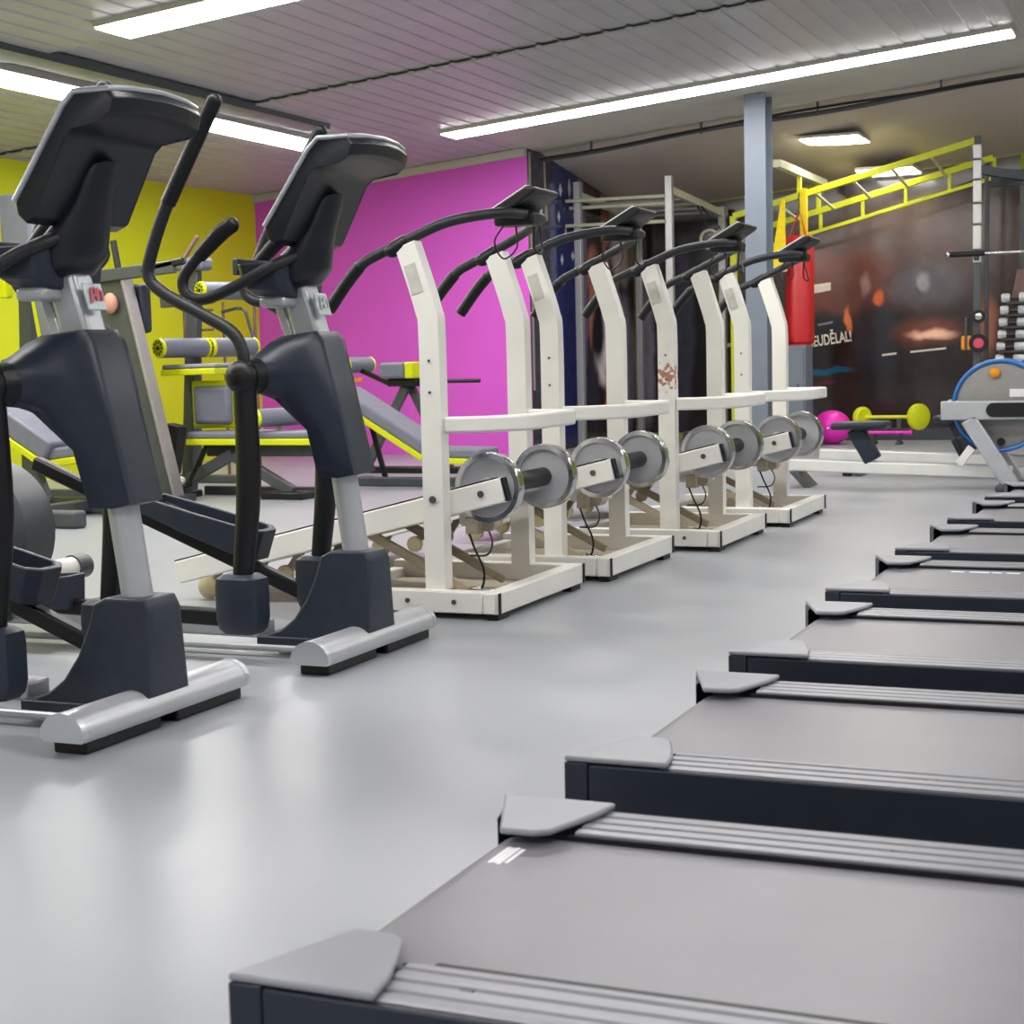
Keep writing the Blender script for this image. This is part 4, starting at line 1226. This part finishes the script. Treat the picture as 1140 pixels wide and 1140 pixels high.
# floor rack with lime and pink bars, pink ball
t = thing('bar_stand', 'low dark stand holding the lime and pink barbells', 'rack', (-2.75, 15.6, 0))
for x in (-0.12, 0.12):
    MB().box(x - 0.02, x + 0.02, -0.02, 0.02, 0.0, 0.245).build('upright', 'steel_dark', t, 0.003)
    MB().box(x - 0.02, x + 0.02, -0.10, 0.12, 0.0, 0.03).build('foot', 'steel_dark', t, 0.003)
    MB().box(x - 0.02, x + 0.02, -0.075, -0.021, 0.082, 0.098).build('hook', 'steel_dark', t, 0.003)
t = thing('lime_barbell', 'lime studio barbell with lime discs on the low stand by the rear wall', 'barbell', (-2.76, 15.6, 0.262))
MB().cyl((-0.20, 0, 0), (0.30, 0, 0), 0.017, 14).build('shaft', 'lime', t)
for x, r in ((-0.22, 0.10), (0.31, 0.125)):
    MB().lathe([(0, -0.03), (r * .8, -0.03), (r, -0.015), (r, 0.02), (r * .8, 0.035), (0, 0.035)], (x, 0, 0), (0.75, -0.66, 0), 28).build('disc', 'lime', t)
t = thing('pink_barbell', 'pink studio bar lying low under the lime barbell', 'barbell', (-2.74, 15.55, 0.116))
MB().cyl((-0.22, 0, 0), (0.22, 0, 0), 0.016, 14).build('shaft', 'pink', t)
for x in (-0.23, 0.23):
    MB().lathe([(0, -0.01), (0.026, -0.01), (0.026, 0.01), (0, 0.01)], (x, 0, 0), (1, 0, 0), 18).build('end_cap', 'pink', t)
t = thing('exercise_ball', 'glossy pink ball on the floor behind the white rails', 'ball', (-3.28, 15.65, 0))
MB().ball((0, 0, 0.165), 0.185, 0.185, 0.165, 28).build('ball_body', 'pink', t)
MB().cyl((0.0, -0.185, 0.165), (0.0, -0.19, 0.165), 0.01, 10).build('valve', 'print', t)


# ------------------------------------------------------------------ rowing machines
def make_rower():
    t = thing('rowing_machine', '', 'exercise machine', (0, 0, 0), 'rowing machines')
    MB().beam((-1.55, 0, 0.150), (0.05, 0, 0.100), 0.09, 0.078).build('rail', 'alum', t, 0.008)
    MB().beam((-1.55, 0, 0.1925), (-0.1, 0, 0.1475), 0.03, 0.006).build('rail_strip', 'silver_edge', t)
    MB().prism([(-1.37, 0.11), (-1.325, 0.11), (-1.225, 0.0), (-1.27, 0.0)], -0.13, 0.13).build('rear_leg', 'gun', t, 0.004)
    MB().box(-1.03, -0.97, -0.03, 0.03, 0.07, 0.105).build('stop', 'black', t, 0.006)
    b = MB(); b.beam((-1.09, 0, 0.405), (-0.73, 0, 0.410), 0.26, 0.05); b.build('seat', 'navy', t, 0.02, seg=3)
    b = MB(); b.beam((-0.95, 0, 0.385), (-0.83, 0, 0.175), 0.10, 0.11, (1, 0, 0)); b.build('seat_post', 'navy', t, 0.01)
    b = MB(); b.box(-0.37, 0.45, -0.19, -0.14, 0.445, 0.565); b.build('side_beam', 'silver', t, 0.008)
    b = MB(); b.loft([[(0.075 + sx * 0.12 + 0.045 * math.cos(a), y, 0.507 + 0.045 * math.sin(a)) for sx, a in [(1, PI * (k / 8) - PI / 2) for k in range(9)] + [(-1, PI * (k / 8) + PI / 2) for k in range(9)]] for y in (-0.191, -0.20)])
    b.build('side_plate', 'black', t)
    b = MB(); b.beam((-0.20, -0.165, 0.45), (0.07, -0.165, 0.02), 0.05, 0.10, (1, 0, 0)); b.build('front_leg', 'silver', t, 0.008)
    b = MB(); b.beam((-0.20, 0.165, 0.45), (0.07, 0.165, 0.02), 0.05, 0.10, (1, 0, 0)); b.build('front_leg', 'silver', t, 0.008)
    b = MB(); b.box(-0.02, 0.16, -0.32, 0.32, 0.0, 0.04); b.build('front_foot', 'steel_dark', t, 0.01)
    b = MB(); b.box(-0.37, 0.45, 0.13, 0.18, 0.445, 0.565); b.build('side_beam', 'silver', t, 0.008)
    b = MB(); b.lathe([(0.0, -0.09), (0.25, -0.09), (0.285, -0.07), (0.285, 0.07), (0.25, 0.09), (0.0, 0.09)], (-0.02, 0.02, 0.53), (0, 1, 0), 48); b.build('flywheel_guard', 'disc', t, ang=40)
    b = MB()
    b.tube([(-0.02 + 0.285 * math.cos(2 * PI * k / 48), -0.065, 0.53 + 0.285 * math.sin(2 * PI * k / 48)) for k in range(49)], 0.013, 8)
    b.build('guard_band', 'blue', t)
    b = MB()
    b.tube([(-0.02 + 0.285 * math.cos(2 * PI * k / 48), 0.105, 0.53 + 0.285 * math.sin(2 * PI * k / 48)) for k in range(49)], 0.013, 8)
    b.build('guard_band', 'blue', t)
    b = MB(); b.ball((-0.05, -0.085, 0.74), 0.034, 0.02, 0.034); b.build('knob', 'orange', t)
    b = MB(); b.cyl((-0.01, -0.068, 0.30), (-0.01, -0.078, 0.30), 0.026, 16); b.build('hub_cap', 'black', t)
    b = MB(); b.box(0.04, 0.20, -0.075, -0.0705, 0.585, 0.635); b.build('guard_label', 'print', t)
    b = MB(); b.beam((-0.24, 0.0, 0.20), (-0.30, 0.0, 0.32), 0.30, 0.03, (1, 0, 0)); b.build('foot_board', 'black', t, 0.008)
    b = MB(); b.beam((-0.26, -0.165, 0.16), (-0.18, -0.165, 0.27), 0.03, 0.05, (1, 0, 0)); b.build('brace', 'alum', t, 0.004)
    return t


rw = make_rower()
rig_at(rw, (-1.15, 10.75, 0), 'pale rowing machine with grey flywheel closest to the treadmill row', True)
r2 = rig_at(rw, (-1.00, 11.75, 0), 'pale rowing machine standing behind the other rowing machine', False)
for ch in r2.children:
    if ch.name.startswith('seat'):
        ch.location.x += 0.36

# ------------------------------------------------------------------ wall pictures
def picture(name, label, plane, mats, base, polys):
    """flat printed wall picture: base outline then printed shapes in thin layers"""
    b = MB()
    axis, pos, sgn = plane
    def pt(u, v, d):
        return (pos + sgn * d, u, v) if axis == 'x' else (u, pos + sgn * d, v)
    n = len(base)
    f = [pt(u, v, 0.0) for u, v in base] + [pt(u, v, 0.008) for u, v in base]
    b.add(f, [tuple(range(n)), tuple(range(n, 2 * n))] + [(j, (j + 1) % n, (j + 1) % n + n, j + n) for j in range(n)], 0)
    for k, (mi, pts) in enumerate(polys):
        b.poly([pt(u, v, 0.0085 + 0.0004 * k) for u, v in pts], mi)
    o = b.build(name, mats, smooth=False)
    return tag(o, label, 'wall picture')


def soft_print(name, base, blobs, flat):
    """printed picture: soft-edged patches of colour; flat = index of the axis the wall faces"""
    mt = bpy.data.materials.new(name)
    mt.use_nodes = True
    nt = mt.node_tree
    p = nt.nodes['Principled BSDF']
    p.inputs['Roughness'].default_value = 0.13
    tc = nt.nodes.new('ShaderNodeTexCoord')
    wob = nt.nodes.new('ShaderNodeTexNoise')
    wob.inputs['Scale'].default_value = 3.5
    wob.inputs['Detail'].default_value = 4
    nt.links.new(tc.outputs['Object'], wob.inputs['Vector'])
    off = nt.nodes.new('ShaderNodeVectorMath')
    off.operation = 'MULTIPLY_ADD'
    off.inputs[1].default_value = (0.16, 0.16, 0.16)
    nt.links.new(wob.outputs['Color'], off.inputs[0])
    nt.links.new(tc.outputs['Object'], off.inputs[2])
    col = None
    for u, v, ru, rv, c, soft in blobs:
        sb = nt.nodes.new('ShaderNodeVectorMath')
        sb.operation = 'SUBTRACT'
        sb.inputs[1].default_value = (0.08, u + 0.08, v + 0.08) if flat == 0 else (u + 0.08, 0.08, v + 0.08)
        nt.links.new(off.outputs[0], sb.inputs[0])
        mu = nt.nodes.new('ShaderNodeVectorMath')
        mu.operation = 'MULTIPLY'
        mu.inputs[1].default_value = (0, 1 / ru, 1 / rv) if flat == 0 else (1 / ru, 0, 1 / rv)
        nt.links.new(sb.outputs[0], mu.inputs[0])
        ln = nt.nodes.new('ShaderNodeVectorMath')
        ln.operation = 'LENGTH'
        nt.links.new(mu.outputs[0], ln.inputs[0])
        mr = nt.nodes.new('ShaderNodeMapRange')
        mr.interpolation_type = 'SMOOTHSTEP'
        mr.inputs['From Min'].default_value = 1 + soft
        mr.inputs['From Max'].default_value = 1 - soft
        nt.links.new(ln.outputs['Value'], mr.inputs['Value'])
        mx = nt.nodes.new('ShaderNodeMixRGB')
        nt.links.new(mr.outputs[0], mx.inputs[0])
        if col is None:
            mx.inputs[1].default_value = lin(base)
        else:
            nt.links.new(col, mx.inputs[1])
        mx.inputs[2].default_value = lin(c)
        col = mx.outputs[0]
    gr = nt.nodes.new('ShaderNodeTexNoise')
    gr.inputs['Scale'].default_value = 7
    gr.inputs['Detail'].default_value = 5
    nt.links.new(tc.outputs['Object'], gr.inputs['Vector'])
    mr = nt.nodes.new('ShaderNodeMapRange')
    mr.inputs['To Min'].default_value = 0.7
    mr.inputs['To Max'].default_value = 1.45
    nt.links.new(gr.outputs['Fac'], mr.inputs['Value'])
    sc = nt.nodes.new('ShaderNodeVectorMath')
    sc.operation = 'SCALE'
    nt.links.new(col, sc.inputs[0])
    nt.links.new(mr.outputs[0], sc.inputs['Scale'])
    nt.links.new(sc.outputs[0], p.inputs['Base Color'])
    return mt


M['print_side'] = soft_print('print_side', (50, 42, 42), [
    (14.28, 1.5, 0.30, 2.2, (62, 64, 74), .2), (14.98, 1.6, 0.40, 2.0, (44, 50, 104), .12), (15.44, 1.9, 0.12, 1.4, (112, 102, 134), .3),
    (16.70, 2.25, 0.45, 0.55, (158, 140, 126), .25), (16.10, 2.35, 0.10, 0.45, (150, 92, 72), .35), (15.75, 1.75, 0.20, 0.28, (176, 108, 84), .35),
    (15.95, 1.85, 0.18, 0.14, (70, 46, 40), .4), (16.15, 1.72, 0.10, 0.24, (190, 124, 98), .35), (15.68, 1.30, 0.10, 0.30, (190, 122, 98), .35),
    (16.35, 1.15, 0.42, 0.35, (190, 178, 192), .3), (16.08, 0.88, 0.32, 0.28, (246, 236, 242), .25), (16.75, 0.75, 0.30, 0.75, (130, 122, 134), .25),
    (16.22, 0.50, 0.17, 0.38, (232, 130, 80), .3), (15.85, 1.15, 0.18, 0.30, (36, 30, 32), .4), (15.72, 0.45, 0.16, 0.40, (58, 52, 70), .4)], 0)
M['print_back'] = soft_print('print_back', (48, 40, 39), [
    (-4.6, 1.0, 0.9, 1.1, (34, 30, 32), .3), (-2.7, 1.9, 1.4, 0.55, (78, 64, 62), .6), (-5.64, 0.9, 0.11, 0.75, (124, 120, 132), .3), (-5.2, 1.1, 0.12, 1.0, (62, 62, 74), .35),
    (-4.75, 1.65, 0.35, 0.14, (66, 54, 52), .4), (-3.62, 1.62, 0.42, 0.30, (112, 58, 46), .45), (-3.25, 1.60, 0.35, 0.30, (92, 60, 54), .5), (-3.75, 1.0, 0.42, 0.30, (32, 29, 30), .3),
    (-3.10, 1.00, 0.24, 0.42, (46, 45, 50), .35), (-2.58, 1.56, 0.36, 0.22, (90, 84, 90), .5), (-2.62, 1.58, 0.05, 0.10, (130, 126, 132), .5), (-3.22, 1.58, 0.05, 0.12, (128, 104, 100), .5),
    (-3.40, 1.22, 0.035, 0.14, (206, 112, 60), .45), (-3.08, 1.44, 0.045, 0.08, (190, 92, 52), .45), (-2.58, 1.07, 0.30, 0.13, (120, 70, 58), .6), (-2.54, 1.045, 0.20, 0.045, (246, 196, 164), .6),
    (-3.60, 0.70, 0.24, 0.035, (16, 84, 116), .35), (-3.66, 0.57, 0.16, 0.02, (92, 26, 52), .4), (-2.0, 1.1, 0.10, 0.30, (150, 96, 74), .5), (-2.6, 0.35, 0.9, 0.2, (58, 50, 50), .6)], 1)
for nm, c in dict(p_navy=(38, 44, 92), p_star=(200, 205, 225), p_rope=(170, 155, 140), p_brown=(58, 44, 42), p_flesh=(178, 112, 88), p_beige=(168, 150, 134), p_shirt=(206, 196, 204), p_orange=(204, 112, 66), p_grey=(120, 116, 126), p_slate=(64, 66, 78), p_rust=(120, 62, 48), p_peach=(236, 180, 150), p_teal=(18, 84, 112), p_black=(30, 27, 28), p_white=(225, 215, 200), p_violet=(110, 100, 130), p_wine=(96, 26, 50)).items():
    M[nm] = mat(nm, c, 0.35, 0, 0.12, 6)
mats = ['print_side', 'p_slate', 'p_rope', 'p_navy', 'p_star', 'p_violet', 'p_brown', 'p_flesh', 'p_beige', 'p_shirt', 'p_orange', 'p_black', 'p_grey']
P = []
P.append((2, [(14.06, 0.6), (14.11, 0.6), (14.11, 2.8), (14.06, 2.8)]))
P.append((2, [(14.44, 2.2), (14.52, 2.2), (14.46, 2.8), (14.43, 2.8)]))
for y, z, hy, hz in ((14.86, 2.52, .05, .07), (15.10, 2.55, .04, .11), (14.80, 2.26, .04, .06), (14.98, 2.10, .04, .09), (15.16, 1.90, .05, .05), (14.86, 1.85, .04, .06), (14.92, 1.66, .05, .05), (14.34, 2.30, .04, .08), (15.22, 2.3, .03, .07)):
    P.append((4, [(y + hy * math.cos(PI * k / 4) * (1 if k % 2 == 0 else .7), z + hz * math.sin(PI * k / 4) * (1 if k % 2 == 0 else .7)) for k in range(8)]))
picture('wall_picture', 'dark wall picture with navy starred cloth and a white-shirted figure by the purple wall', ('x', -5.755, 1), mats, [(14.055, 0.05), (17.03, 0.05), (17.03, 2.44), (14.4, 2.82), (14.055, 2.83)], P)

mats = ['print_back', 'p_rust', 'p_white', 'p_orange', 'p_black', 'p_peach', 'p_teal', 'p_slate', 'p_wine', 'p_grey', 'p_shirt', 'p_brown']
P = []
P.append((2, [(-3.76, 1.51), (-3.58, 1.535), (-3.58, 1.62), (-3.76, 1.60)]))
P.append((9, [(-3.72, 1.165), (-3.56, 1.19), (-3.56, 1.215), (-3.72, 1.19)]))
P.append((10, [(-4.82, 0.95), (-4.62, 0.98), (-4.62, 1.02), (-4.82, 0.99)]))
P.append((2, [(-2.76, 0.862), (-2.40, 0.892), (-2.40, 0.912), (-2.76, 0.882)]))
P.append((2, [(-3.05, 0.835), (-2.90, 0.85), (-2.90, 0.872), (-3.05, 0.857)]))
o = picture('wall_picture', 'dark glossy wall picture with white lettering behind the red punching bag', ('y', 17.06, -1), mats, [(-5.74, 0.05), (-1.68, 0.05), (-1.68, 2.80), (-5.74, 2.44)], P)
cu = bpy.data.curves.new('lettering', 'FONT')
cu.body = 'NEUD\u011aLAL!'
cu.size = 0.155
cu.extrude = 0.001
cu.align_x = 'LEFT'
cu.offset = 0.003
cu.materials.append(M['p_white'])
tmp = bpy.data.objects.new('lettering_curve', cu)
COL.objects.link(tmp)
bpy.context.view_layer.update()
lm = bpy.data.meshes.new_from_object(tmp.evaluated_get(bpy.context.evaluated_depsgraph_get()))
bpy.data.objects.remove(tmp)
xs_ = [v.co.x for v in lm.vertices]
k_ = 0.47 / (max(xs_) - min(xs_))
for v in lm.vertices:
    v.co.x = (v.co.x - min(xs_)) * k_
lt = bpy.data.objects.new('lettering', lm)
COL.objects.link(lt)
lt.parent = o
lt.rotation_euler = (PI / 2, math.radians(-7), 0)
lt.location = (-3.825, 17.035, 0.945)
